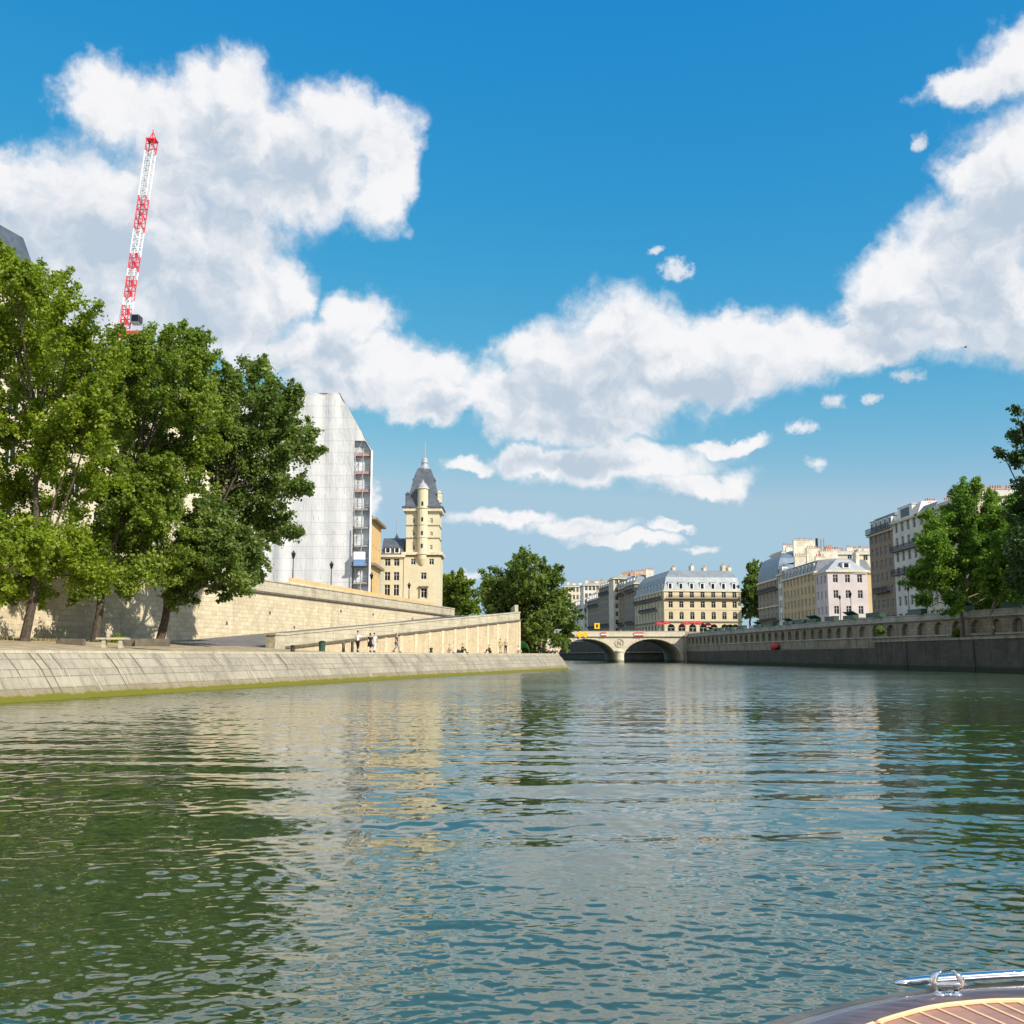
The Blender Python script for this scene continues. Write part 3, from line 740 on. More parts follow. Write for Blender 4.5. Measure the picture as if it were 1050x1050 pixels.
g = MB(); slab(g, -.6, 1.0, -.7, .25, 2.1, 2.1, 3.74, 3.80); slab(g, -.7, 1.0, -.8, .35, 3.74, 3.80, 3.92, 3.94); obj('end_pier', g, 'parapet_stone', rp)
k = 0
for i in range(13):
    u = 13 + i * 3.75
    if u > LR - .4: break
    g = MB(); slab(g, u, u + .75, 0, .09, 1.8, 1.8, rz_(u) - 1.33, rz_(u + .75) - 1.33); obj('pilaster', g, 'pilaster_stone', rp)
g = MB(); slab(g, LR - .6, LR + .04, -.4, .12, 1.8, 1.8, rz_(LR) - 1.33, rz_(LR) - 1.33); obj('pilaster', g, 'pilaster_stone', rp)
# terrace wall from the ramp end to the bridge
tw = thing('terrace_wall', (-3, 220, 2), 'high stone wall running from the ramp end towards the bridge behind the round tree', 'wall')
pts = [rpt(LR, -.5), (-1, 180), (-7, 288)]
g = MB()
for a, b_ in zip(pts, pts[1:]): g.quad((*a, -1), (*b_, -1), (*b_, 8.6), (*a, 8.6))
q0, q1 = pts[0], (-16, 152)
g.f = [tuple(reversed(f)) for f in g.f] if False else g.f
obj('wall_face', g, 'ramp_stone', tw)
g = MB()
for a, b_ in zip(pts, pts[1:]): g.bar((*a, 8.75), (*b_, 8.75), .5, 1.1)
obj('parapet', g, 'parapet_stone', tw)
# orange hoarding behind the parapet
ho = thing('site_hoarding', (Wl(140) - 2, 140, ISL), 'orange board hoarding above the stone parapet, in front of the wrapped building', 'hoarding')
ya = YAT(303, -26) ; g = MB(); nb = 26
y0_, y1_ = 119, 173
for i in range(nb):
    Ya, Yb = lerp(y0_, y1_, i / nb), lerp(y0_, y1_, (i + 1.0) / nb); zt = 11.0 - .35 * i / nb
    a, b_ = along(Ya, -1.3), along(Yb, -1.3); g.add([(*a, ISL), (*b_, ISL), (*b_, zt), (*a, zt), (a[0] - .05, a[1], ISL), (b_[0] - .05, b_[1], ISL), (b_[0] - .05, b_[1], zt), (a[0] - .05, a[1], zt)], ((0, 3, 2, 1), (4, 5, 6, 7), (3, 2, 6, 7), (0, 4, 7, 3), (1, 2, 6, 5)))
obj('boards', g, 'orange_board', ho)
g = MB(); p0_, p1_ = along(y0_, -1.24), along(y1_, -1.24); g.bar((*p0_, ISL + 1.5), (*p1_, ISL + 1.3), .05, .09); obj('rail', g, 'white_paint', ho)
# ------------------------------------------------------------------ right bank
UL = [(Wr(-40) + 8, -40), (Wr(112) + 6.5, 112), (Wr(172) + .3, 172), (Wr(290), 290)]
def Uw(Y): return pl(UL, Y)
gl = MB(); gl.add([(Wr(-40) - .7, -40, 4.2), (Uw(-40), -40, 4.2), (Uw(112), 112, 4.2), (Uw(157), 157, 4.2), (Wr(155) - .7, 157, 4.2)], [(0, 1, 2, 3, 4)]); struct('lower_quay', gl, 'paving')
g = MB(); g.add([(Uw(-40) + .3, -40, RST), (900, -40, RST), (900, 900, RST), (15, 900, RST), (13, 520, RST), (38.5, 334, RST), (50, 320, RST), (Wr(290) + .3, 290, RST), (Uw(172) + .3, 172, RST), (Uw(112) + .3, 112, RST)], [tuple(range(10))]); struct('right_street', g, 'street_paving')
lq = thing('low_quay_wall', (Wr(100), 100, 0), 'dark stained low quay wall at the water on the right, under the trees', 'quay wall')
g = MB(); nseg = 12; Yv = [lerp(157, -40, i / nseg) for i in range(nseg + 1)]
for Ya, Yb in zip(Yv, Yv[1:]): g.quad((Wr(Ya) - .72, Ya, -1), (Wr(Yb) - .72, Yb, -1), (Wr(Yb) - .72, Yb, 4.0), (Wr(Ya) - .72, Ya, 4.0))
g.quad((Uw(157), 157, -1), (Wr(157), 157, -1), (Wr(157), 157, 4), (Uw(157), 157, 4))
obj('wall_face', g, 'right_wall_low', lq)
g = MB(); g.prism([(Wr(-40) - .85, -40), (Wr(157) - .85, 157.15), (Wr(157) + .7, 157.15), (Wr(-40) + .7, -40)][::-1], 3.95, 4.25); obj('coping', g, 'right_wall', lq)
for Y in (127, 146):
    g = MB(); g.box((Wr(Y) - .74, Y, 1.8), (.2, .35, 4.2)); obj('ladder_recess', g, 'right_wall_low', lq)
def niche_wall(root, o, e, zlow, ztop_, sp_):
    a, b_ = Vector(e), Vector(o); d = (b_ - a); L = d.length; d.normalize(); g = MB(); k = int(L / sp_); ops = []
    for i in range(k): ops.append(((i + .5) * L / k, 2.3, ztop_ - 2.95, ztop_ - 1.2, 1.1))
    strip(g, a, d, L, zlow, ztop_ - .9, ops, .6)
    n_ = Vector((d.y, -d.x)); q = a - n_ * .6; bq = a + d * L - n_ * .6
    g.quad((q.x, q.y, ztop_ - 3), (bq.x, bq.y, ztop_ - 3), (bq.x, bq.y, ztop_ - 1.1), (q.x, q.y, ztop_ - 1.1))
    obj('wall_face', g, 'right_wall', root)
    c = (a + b_) / 2
    g = MB(); p_ = c + n_ * .05; g.box((p_.x, p_.y, ztop_ - .8), (L, .75, .22), ax=d); obj('cornice', g, 'parapet_grey', root)
    g = MB(); p_ = c - n_ * .15; g.box((p_.x, p_.y, ztop_ - .4), (L, .35, .62), ax=d); g.box((p_.x, p_.y, ztop_ - .03), (L, .5, .15), ax=d); obj('parapet', g, 'parapet_grey', root)
    g = MB(); p_ = c + n_ * .04; g.box((p_.x, p_.y, ztop_ - 3.1), (L, .3, .2), ax=d); obj('sill_course', g, 'parapet_grey', root)
stone('parapet_grey', (.44, .42, .35), (.36, .34, .29), (.18, .17, .14), 1.2, .45, .015, .6, (.10, .095, .08), .55, .5)
aw = thing('arcaded_wall', (Wr(200), 200, 2.9), 'long weathered grey river wall with a row of blind arches along the right bank', 'wall')
for (xa0, ya0), (xa1, ya1) in zip(UL, UL[1:]): niche_wall(aw, (xa0, ya0), (xa1, ya1), 2.8, 7.85, 4.2)
g = MB(); g.quad((Wr(290) - .7, 290, -1), (Wr(157) - .7, 156.9, -1), (Wr(157) - .7, 156.9, 3.1), (Wr(290) - .7, 290, 3.1))
g.quad((Wr(290) - .7, 290, 3.1), (Wr(157) - .7, 156.9, 3.1), (Wr(157) + 1.7, 157.2, 3.1), (Wr(290) + .02, 290, 3.1))
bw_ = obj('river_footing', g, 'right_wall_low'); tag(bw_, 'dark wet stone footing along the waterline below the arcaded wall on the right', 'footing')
# quay wall beyond the bridge
fw_ = thing('far_quay_wall', (30, 400, 0), 'grey quay wall seen through the bridge arches, below the distant row of houses', 'quay wall')
g = MB(); pp = [(51, 320.8), (38, 334), (13, 520), (-60, 760)]
for a, b_ in zip(pp, pp[1:]): g.quad((*b_, -1), (*a, -1), (*a, 7.6), (*b_, 7.6))
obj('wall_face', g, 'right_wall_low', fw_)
g = MB()
for a, b_ in zip(pp, pp[1:]): g.bar((*a, 3.0), (*b_, 3.0), 1.2, .3)
obj('ledge', g, 'right_wall', fw_)
g = MB(); g.add([(13, 520, RST), (15, 900, RST), (-900, 900, RST), (-900, 762, RST), (-60, 760, RST)], [(0, 1, 2, 3, 4)]); struct('far_street', g, 'street_paving')

# ------------------------------------------------------------------ bridge
br = thing('stone_bridge', (22, 298, 0), 'pale stone bridge with dark round arches spanning the river in the distance', 'bridge')
BY, BD = 288, 32
xs = [(-5.7, 10.6), (12.6, 29.0), (31.0, 47.2)]
bx0 = -7.0; bx1 = 49.5; LB = bx1 - bx0
ops = [((a + b_) / 2 - bx0, b_ - a, -1.0, 6.55, 5.5) for a, b_ in xs]
g = MB(); strip(g, (bx0, BY), (1, 0), LB, -1, 7.2, ops, BD)
strip(g, (bx1, BY + BD), (-1, 0), LB, -1, 7.2, [(LB - c, w_, zb, zt, r_) for c, w_, zb, zt, r_ in reversed(ops)], 0)
obj('arches', g, 'bridge_stone', br)
ns = 22
for a, b_ in xs:      # voussoir ring
    g = MB()
    c = (a + b_) / 2; hw = (b_ - a) / 2
    for i in range(ns):
        t0, t1 = math.pi * i / ns, math.pi * (i + .93) / ns
        def q(t_, k_): return (c - math.cos(t_) * (hw + k_), BY - .06, 1.05 + math.sin(t_) * (5.5 + k_))
        g.quad(q(t0, 0), q(t1, 0), q(t1, .6), q(t0, .6))
    obj('arch_ring', g, 'pilaster_stone', br)
g = MB(); g.box(((bx0 + bx1) / 2, BY + BD / 2, 7.35), (LB, BD + .9, .3)); obj('deck', g, 'bridge_stone', br)
g = MB(); g.box(((bx0 + bx1) / 2, BY - .12, 8.05), (LB, .35, 1.1)); g.box(((bx0 + bx1) / 2, BY - .12, 8.66), (LB, .5, .13)); obj('parapet', g, 'bridge_stone', br)
g = MB(); g.box(((bx0 + bx1) / 2, BY + BD, 8.05), (LB, .35, 1.1)); obj('parapet', g, 'bridge_stone', br)
for x in (11.6, 30.0):
    g = MB(); g.lathe((x, BY, 0), [(1.2, -1), (1.2, 2.9), (1.4, 2.95), (1.4, 3.25), (1.0, 3.5), (0, 3.9)], 12, math.pi, 2 * math.pi); obj('cutwater', g, 'bridge_stone', br)
    g = MB(); n_ = 24                              # wreath medallion with N
    for ro, ri, y_ in ((1.28, 1.0, .1),):
        for i in range(n_):
            t0, t1 = 2 * math.pi * i / n_, 2 * math.pi * (i + 1) / n_
            for (rA, rB, yy) in ((ri, ro, -.16),):
                g.quad((x + math.cos(t0) * rA, BY + yy, 5.45 + math.sin(t0) * rA), (x + math.cos(t0) * rB, BY + yy, 5.45 + math.sin(t0) * rB), (x + math.cos(t1) * rB, BY + yy, 5.45 + math.sin(t1) * rB), (x + math.cos(t1) * rA, BY + yy, 5.45 + math.sin(t1) * rA))
                g.quad((x + math.cos(t0) * rB, BY + yy, 5.45 + math.sin(t0) * rB), (x + math.cos(t0) * rB, BY, 5.45 + math.sin(t0) * rB), (x + math.cos(t1) * rB, BY, 5.45 + math.sin(t1) * rB), (x + math.cos(t1) * rB, BY + yy, 5.45 + math.sin(t1) * rB))
    g.bar((x - .4, BY - .1, 4.9), (x - .4, BY - .1, 6.0), .16); g.bar((x + .4, BY - .1, 4.9), (x + .4, BY - .1, 6.0), .16); g.bar((x - .4, BY - .1, 6.0), (x + .4, BY - .1, 4.9), .16)
    obj('medallion', g, 'parapet_stone', br)
# abutment block right
ab = thing('bridge_abutment', (50, 286, 0), 'dark stained stone abutment joining the bridge to the right bank wall', 'abutment')
g = MB(); g.prism([(47.9, 284.5), (52, 284.5), (52, 321), (47.9, 321)], -1, 7.15); obj('body', g, 'right_wall', ab)
g = MB(); g.prism([(47.6, 284.2), (52.3, 284.2), (52.3, 321.2), (47.6, 321.2)], 7.15, 7.4); g.prism([(47.9, 284.4), (52, 284.4), (52, 284.9), (47.9, 284.9)], 7.4, 8.5); obj('parapet', g, 'right_wall', ab)
# navigation boards on the bridge
def diamond(x, z, s_):
    g = MB(); y = BY - .5
    g.add([(x, y, z - s_), (x + s_, y, z), (x, y, z + s_), (x - s_, y, z), (x, y + .06, z - s_), (x + s_, y + .06, z), (x, y + .06, z + s_), (x - s_, y + .06, z)], ((0, 1, 2, 3), (7, 6, 5, 4), (0, 4, 5, 1), (1, 5, 6, 2), (2, 6, 7, 3), (3, 7, 4, 0)))
    return g
for i, x in enumerate((XP(594.5, BY), XP(600.5, BY))):
    o = obj('navigation_board', diamond(x, 7.75, .95), 'yellow_paint')
    tag(o, ('left' if i == 0 else 'right') + ' one of two yellow diamond navigation boards on the bridge parapet', 'navigation board', 'yellow diamond boards on the bridge')
for i, x in enumerate((XP(619, BY), XP(655, BY))):
    r_ = thing('navigation_board', (x, BY - .5, 7.2), ['red and white river board over the pier side of the left dark arch', 'red and white river board over the middle of the right dark arch'][i], 'navigation board', 'red and white boards on the bridge')
    g = MB(); g.box((x, BY - .5, 7.8), (1.5 if i == 0 else 2.6, .08, 1.1)); obj('panel', g, 'white_paint', r_)
    for dz in (-.38, .38):
        g = MB(); g.box((x, BY - .56, 7.8 + dz), (1.5 if i == 0 else 2.6, .04, .34)); obj('stripe', g, 'red_paint', r_)
r_ = thing('site_sign', (XP(612.5, BY + 2), BY + 2, 7.5), 'square yellow sign board standing on the bridge pavement above the diamonds', 'sign')
g = MB(); g.box((XP(612.5, BY + 2), BY + 2, 8.6), (.14, .14, 2.2)); obj('post', g, 'iron', r_)
g = MB(); g.box((XP(612.5, BY + 2), BY + 1.9, 10.2), (1.5, .1, 1.6)); obj('panel', g, 'yellow_paint', r_)
g = MB(); g.box((XP(612.5, BY + 2), BY + 1.83, 10.2), (.5, .04, .9)); obj('symbol', g, 'iron', r_)

# ------------------------------------------------------------------ buildings behind the bridge
def fl(n, h=3.2, ww=1.2, wh=2.0, sill=.7, arch=0): return [(h, ww, wh, sill, arch)] * n
def rowpt(px):
    k_ = (px - 525) / FPX * CT; Y = 85.6 / (k_ + .11); return (49.3 - (Y - 330) * .11, Y)
A0 = rowpt(682); A1 = (XP(762, 334), 334.5); back = 13
A3 = rowpt(652); A2 = (A1[0] + 3, A1[1] + 40)
zz_ = [ZP(p_, 332) for p_ in (637.5, 625, 614.3, 605)]
AF = [(zz_[0] - RST, 2.4, zz_[0] - RST - .8, .05, 1.15), (zz_[1] - zz_[0], 1.45, 2.5, .75, .35), (zz_[2] - zz_[1], 1.4, 2.1, .6, 0), (zz_[3] - zz_[2], 1.35, 1.9, .5, 0)]
eA = zz_[3]
building('corner_building', 'sunlit yellow stone corner building above the bridge end, seven bays over round arches', 'building',
         [A0, A1, A2, A3], RST, AF, {0: 7, 3: 9},
         'yellow_facade', dict(h1=ZP(591.5, 332) - eA, i1=1.0, h2=ZP(584, 332) - ZP(591.5, 332), i2=2.0, m1='zinc', m2='zinc', dormers=((0, 7, 1.5, 2.1, .35), (3, 9, 1.5, 2.0, .35))),
         courses=((zz_[0] + .25, .4, .35, 'dark_course'), (zz_[2] + .1, .35, .5, 'dark_course'), (zz_[1] + .1, .15, .12, 'string_course')), cornice_out=.3,  # heavy dark courses: deeper facade shade put into their colour
         balc=((0, zz_[2] + .12, .02, .98), (3, zz_[2] + .12, .02, .98), (3, zz_[1] + .1, .2, .8)),
         chim=tuple((XP(p_, 340), 340, eA + 2.0, ZP(582.5, 340) + .6 * (i_ % 2), 1.0, 4.4, 0, 'chimney_render', 3) for i_, p_ in enumerate((692, 711, 724, 743.5, 749.5))))
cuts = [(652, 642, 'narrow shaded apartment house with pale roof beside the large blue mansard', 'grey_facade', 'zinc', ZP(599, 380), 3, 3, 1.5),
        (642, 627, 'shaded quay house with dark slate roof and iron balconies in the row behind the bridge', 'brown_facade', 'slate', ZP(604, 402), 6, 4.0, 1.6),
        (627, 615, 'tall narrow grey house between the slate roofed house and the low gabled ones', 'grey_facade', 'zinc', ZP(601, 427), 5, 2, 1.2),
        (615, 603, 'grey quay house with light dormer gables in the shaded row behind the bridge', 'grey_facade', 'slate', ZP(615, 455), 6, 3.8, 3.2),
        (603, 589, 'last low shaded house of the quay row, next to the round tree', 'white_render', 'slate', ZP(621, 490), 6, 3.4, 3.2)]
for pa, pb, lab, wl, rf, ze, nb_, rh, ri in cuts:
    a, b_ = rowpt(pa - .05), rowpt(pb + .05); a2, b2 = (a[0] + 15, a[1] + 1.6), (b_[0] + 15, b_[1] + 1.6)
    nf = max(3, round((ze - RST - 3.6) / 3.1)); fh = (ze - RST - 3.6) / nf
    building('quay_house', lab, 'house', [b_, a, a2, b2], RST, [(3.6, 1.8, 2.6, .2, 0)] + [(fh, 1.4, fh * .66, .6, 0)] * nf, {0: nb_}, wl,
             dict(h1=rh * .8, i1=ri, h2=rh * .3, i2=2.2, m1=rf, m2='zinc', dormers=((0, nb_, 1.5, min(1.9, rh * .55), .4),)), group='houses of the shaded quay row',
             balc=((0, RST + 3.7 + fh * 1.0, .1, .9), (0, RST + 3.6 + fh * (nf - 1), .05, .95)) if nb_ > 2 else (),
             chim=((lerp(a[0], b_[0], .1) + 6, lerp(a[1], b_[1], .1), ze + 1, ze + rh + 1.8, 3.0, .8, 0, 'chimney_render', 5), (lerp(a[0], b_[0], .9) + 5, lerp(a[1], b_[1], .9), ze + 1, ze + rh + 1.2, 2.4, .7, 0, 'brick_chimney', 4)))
# sunlit tops behind the row
def blockpx(name, label, cat, pxa, pxb, Y, py_top, dep, wall, nb_, nf, roofd=None, z0=RST, chim=(), group=None, skew=0, **kw):
    a, b_ = (XP(pxa, Y), Y), (XP(pxb, Y + skew), Y + skew)
    ze = ZP(py_top, Y); fh = (ze - z0) / nf
    return building(name, label, cat, [a, b_, (b_[0] + 1.5, b_[1] + dep), (a[0] - .5, a[1] + dep)], z0, [(fh, 1.2, fh * .6, fh * .22, 0)] * nf, {0: nb_}, wall, roofd, chim=chim, group=group, **kw), ze
flat = dict(h1=.5, i1=.15, h2=.3, i2=1.5, m1='zinc', m2='pale_roof')
def chs(pxa, pxb, Y, py, n_, h_=2.2, m_='chimney_render'):
    r = []
    for i in range(n_):
        x = XP(lerp(pxa, pxb, (i + .5) / n_), Y + 3); z = ZP(py, Y); r.append((x, Y + 3 + rnd.uniform(0, 3), z - .5, z + h_ * rnd.uniform(.7, 1.2), rnd.uniform(1.0, 2.2), .8, 0, m_ if rnd.random() < .7 else 'brick_chimney', 3))
    return tuple(r)
blockpx('house_block', 'pale cream block with white upper storey seen just right of the round tree', 'building', 579, 599, 560, 601, 16, 'cream_render', 5, 8, flat, chim=chs(580, 599, 560, 601, 3))
blockpx('house_block', 'sunlit white rooftop block rising behind the middle of the shaded quay row', 'building', 599, 632, 470, 599.5, 14, 'white_render', 8, 8, flat, chim=chs(600, 631, 470, 599, 6, 1.8))
blockpx('house_block', 'beige block topped by broad brick chimneys behind the blue mansard', 'building', 630, 668, 400, 592.5, 14, 'cream_render', 8, 8, flat, chim=chs(640, 668, 400, 592, 7, 2.4, 'brick_chimney'))

# ------------------------------------------------------------------ right bank houses
XR = 74
def side_house(name, label, pa, pb, eave_py, wall, floors_n, nb_, roofd, gf=3.8, depth=14, group=None, ref='b', front=0, x=XR, **kw):
    """facade along the quay from pixel column pb (near, right) to pa (far, left)"""
    Ya, Yb = YAT(pa, x), YAT(pb, x); ze = ZP(eave_py, Yb if ref == 'b' else Ya); fh = (ze - RST - gf) / floors_n
    foot = [(x, Ya), (x, Yb + .02), (x + depth, Yb + .02), (x + depth, Ya)]
    return building(name, label, 'building', foot, RST, [(gf, 1.9, 2.8, .15, 0)] + [(fh, 1.35, fh * .66, fh * .2, 0)] * floors_n, {0: nb_, 1: front}, wall, roofd, group=group, **kw)
# pink corner house: shaded side + sunlit front
Yp = YAT(852, XR); ze = ZP(584.5, Yp); fx = XP(894, Yp)
pk, _ = building('pink_house', 'pale pink corner house with white upper band and low grey hipped roof', 'house', [(XR, YAT(839, XR)), (XR, Yp), (fx, Yp + .5), (fx + 1, YAT(839, XR))], RST,
    [(3.9, 1.2, 2.3, .6, 0)] + [((ze - RST - 3.9) / 3, 1.15, 1.9, .75, 0)] * 3, {0: 3, 1: 3}, 'pink_render',
    dict(h1=2.6, i1=3.0, h2=.6, i2=1.2, m1='pale_roof', m2='pale_roof', dormers=((1, 1, 1.8, 1.3, .5),)), chim=((fx - .6, Yp + 6, ze, ze + 4.6, .8, 2.4, 0, 'chimney_render', 4), (XR + 2, Yp + 12, ze, ze + 4.2, 2.4, .8, 0, 'chimney_render', 4)))
g = MB(); zb_ = ze - 2.95
g.box(((XR + fx) / 2, Yp + .2, ze - .62), (fx - XR - .3, .12, .35)); obj('painted_band', g, 'white_render', pk)
side_house('quay_house', 'ochre and cream terrace front with black roof dormers, left of the pink house', 805, 839.2, 585.5, 'ochre_render', 4, 9, dict(h1=2.8, i1=1.1, h2=.6, i2=2.5, m1='slate', m2='zinc', dormers=((0, 9, 1.4, 1.7, .5),)), group='right bank quay houses',
           chim=tuple((XR + 4 + (i % 2) * 3, lerp(YAT(838, XR), YAT(806, XR), (i + .5) / 5), 18, 27.5 + (i % 3) * 1.0, 3.2, 1.0, 0, 'white_render' if i % 2 else 'chimney_render', 5) for i in range(5)))
side_house('quay_house', 'narrow white house squeezed between the ochre terrace and the big mansard block', 800.5, 805.1, 588, 'white_render', 4, 2, dict(h1=2.6, i1=1.2, h2=.6, i2=2.5, m1='blue_zinc', m2='zinc', dormers=((0, 2, 1.4, 1.6, .5),)), group='right bank quay houses')
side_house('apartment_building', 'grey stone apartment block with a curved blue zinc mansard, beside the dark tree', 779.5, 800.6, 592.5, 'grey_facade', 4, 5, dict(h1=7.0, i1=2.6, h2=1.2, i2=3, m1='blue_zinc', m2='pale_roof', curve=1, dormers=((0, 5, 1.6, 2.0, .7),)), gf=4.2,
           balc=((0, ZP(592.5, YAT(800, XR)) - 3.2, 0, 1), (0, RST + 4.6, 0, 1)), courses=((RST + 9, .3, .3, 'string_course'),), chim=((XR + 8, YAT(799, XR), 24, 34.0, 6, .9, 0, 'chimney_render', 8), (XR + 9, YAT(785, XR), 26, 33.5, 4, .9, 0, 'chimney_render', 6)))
# cluttered sunlit blocks behind
blockpx('house_block', 'cream party wall block with clustered chimneys rising behind the ochre terrace', 'building', 806, 832, 345, 566, 14, 'cream_render', 2, 9, flat, chim=chs(808, 832, 345, 566, 5, 3.0, 'white_render'))
blockpx('house_block', 'white stepped block with metal flues behind the slate dormers', 'building', 828, 852, 318, 571, 12, 'white_render', 2, 8, flat, chim=chs(829, 851, 318, 571, 4, 2.6, 'white_render'))
blockpx('house_block', 'long cream block with a row of small chimneys behind the pink house', 'building', 850, 902, 285, 567, 14, 'cream_render', 3, 9, flat, chim=chs(852, 900, 285, 567, 7, 1.6))
fl_ = thing('metal_flues', (XP(841, 322), 322, ZP(571, 322)), 'three tall thin metal flues standing on the white stepped block', 'flues')
for i, (px_, py_) in enumerate(((838.5, 552), (843, 553), (846, 552))):
    g = MB(); x = XP(px_, 322, 30); g.tube([(x, 322, ZP(573, 322)), (x, 322, ZP(py_, 322))], .22 if i else .4, 8); obj('flue', g, 'steel' if i else 'iron', fl_)
# near right row
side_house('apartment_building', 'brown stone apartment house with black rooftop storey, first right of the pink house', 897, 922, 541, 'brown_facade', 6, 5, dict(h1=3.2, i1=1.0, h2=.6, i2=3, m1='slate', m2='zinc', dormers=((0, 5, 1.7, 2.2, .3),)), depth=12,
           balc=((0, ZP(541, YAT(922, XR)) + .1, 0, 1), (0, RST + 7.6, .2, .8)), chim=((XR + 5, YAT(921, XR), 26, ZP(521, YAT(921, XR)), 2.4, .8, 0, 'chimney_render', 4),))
side_house('apartment_building', 'white plaster apartment house with a glazed attic, half hidden by the leafy tree', 922, 949, 527, 'white_render', 6, 4, dict(h1=2.6, i1=1.4, h2=.6, i2=3, m1='white_render', m2='pale_roof', dormers=((0, 1, 7.0, 2.1, .2),)), depth=12,
           balc=((0, ZP(527, YAT(949, XR)) - 5.8, 0, 1), (0, RST + 10.4, 0, 1)), chim=((XR + 3, YAT(946, XR), 26, ZP(519, YAT(946, XR)), 1.8, .8, 0, 'brick_chimney', 5), (XR + 6, YAT(930, XR), 26, ZP(515, YAT(930, XR)), 2.4, .8, 0, 'chimney_render', 5)), front=3)
side_house('apartment_building', 'cream house with iron balconies behind the leafy tree, left of the brick topped block', 949, 968, 520, 'cream_render', 6, 3, dict(h1=1.2, i1=.8, h2=.6, i2=3, m1='zinc', m2='pale_roof'), depth=12, balc=((0, RST + 10.4, 0, 1),),
           chim=((XR + 4, YAT(960, XR), 26, ZP(515, YAT(960, XR)), 2.4, .8, 0, 'chimney_render', 6),), front=3)
side_house('apartment_building', 'tall block with a tan brick top and many chimney pots above the leafy tree', 968, 1012, 506, 'cream_render', 7, 4, dict(h1=.6, i1=.2, h2=.4, i2=2, m1='pale_roof', m2='pale_roof'), depth=14, front=4,
           chim=tuple((XR + 1.5 + i * 2.6, YAT(1010, XR) + 1.5, 26, ZP(500.5, YAT(1010, XR)) , 2.2, .8, 0, 'brick_chimney', 5) for i in range(5)))
side_house('apartment_building', 'pale house behind the dark overhanging tree at the right edge', 1012, 1110, 520, 'cream_render', 6, 8, dict(h1=2, i1=1, h2=.6, i2=3, m1='slate', m2='zinc'), depth=14)

# ------------------------------------------------------------------ left bank buildings
# palace along the street behind the trees
def pal(Y, off=0): return (Wl(Y) - 12 - off, Y)
building('palace_wing', 'long beige palace wing glimpsed through the leaves of the big trees', 'building', [pal(92), pal(150), pal(150, 16), pal(92, 16)], ISL,
         fl(5, 4.0, 1.5, 2.6, .8), {0: 14}, 'palace_render', dict(h1=3.5, i1=2.0, h2=1, i2=3, m1='slate', m2='slate')) if False else None
def revfoot(a, b_, c, d_): return [a, b_, c, d_]
building('palace_wing', 'long beige palace wing glimpsed through the leaves of the big trees', 'building', [pal(91.5, 16), pal(91.5), pal(128), pal(128, 16)], ISL,
         fl(5, 3.9, 1.5, 2.5, .8), {1: 10, 0: 3}, 'palace_render', dict(h1=3.0, i1=2.0, h2=1, i2=3, m1='slate', m2='slate'))
zt_ = ZP(262, 91)
building('palace_pavilion', 'tall palace pavilion with a dark slate roof poking above the leaves at the left edge', 'building', [pal(52, 18), pal(52), pal(91), pal(91, 18)], ISL,
         fl(6, (ZP(300, 91) - ISL) / 6, 1.5, 2.8, .9), {1: 9}, 'palace_render', dict(h1=4.8, i1=1.2, h2=1.2, i2=3, m1='slate', m2='slate'))

# wrapped building
WY = 170
wb = thing('wrapped_building', (XP(300, WY), WY, ISL), 'tall building wrapped in white wrinkled scaffold sheeting with a sloping right shoulder', 'building')
zt0 = ZP(403, WY); xa_, xm, xe = XP(150, WY, 40), XP(348, WY, 44), XP(381, WY, 33)
zl = ZP(462, WY)
def topz(x): return zt0 if x <= xm else lerp(zt0, zl, (x - xm) / (xe - xm))
xsn = XP(362, WY, 25); zcut = ZP(452, WY)
nx_, nz_g = 150, 60
rng = random.Random(3)
folds = [(rng.uniform(.4, 2.4), rng.uniform(0, 6.3), rng.uniform(.02, .10), rng.uniform(-.06, .06)) for _ in range(14)]
def fold(x, z):
    s_ = sum(a * math.sin(f * x + p + z * t_ * f) for f, p, a, t_ in folds)
    return s_ * .6 + .10 * abs(math.sin(z * math.pi / 4.0)) * math.sin(x * 1.05) ** 2
g = MB(); gr = []
for j in range(nz_g + 1):
    row = []
    for i in range(nx_ + 1):
        x = lerp(xa_, xsn, i / nx_); z = lerp(ISL, topz(x), j / nz_g); row.append((x, WY + fold(x, z), z))
    gr.append(row)
g.sheet(gr)
gr = [[(lerp(xsn, xe, i / 12), WY + fold(lerp(xsn, xe, i / 12), 30) * (1 - i / 12), lerp(min(zcut, topz(lerp(xsn, xe, i / 12)) - .3), topz(lerp(xsn, xe, i / 12)), j / 6)) for i in range(13)] for j in range(7)]
g.sheet(gr)
obj('sheeting', g, 'sheeting', wb, smooth=True)
g = MB(); gr = []
DPT = 14
for yy in range(0, 6):
    Y = WY + DPT * yy / 5; gr.append([(xa_, Y, zt0), (xm - .137 * (Y - WY), Y, zt0), (xe + .02 - .139 * (Y - WY), Y, zl), (xe + .02 - .139 * (Y - WY), Y, ISL)])
g.sheet(gr); obj('side_sheeting', g, 'sheeting', wb)
g = MB(); g.quad((xa_, WY + DPT, ISL), (xe - 2, WY + DPT, ISL), (xe - 2, WY + DPT, zl), (xa_, WY + DPT, zl)); g.quad((xsn - .5, WY + .95, ISL), (xe - .28, WY + .95, ISL), (xe - .28, WY + .95, zl - .1), (xsn - .5, WY + .95, topz(xsn) - .3)); g.quad((xa_, WY, ISL), (xa_, WY + DPT, ISL), (xa_, WY + DPT, zt0), (xa_, WY, zt0)); obj('inner_netting', g, 'inner_net', wb)
nfl = 9
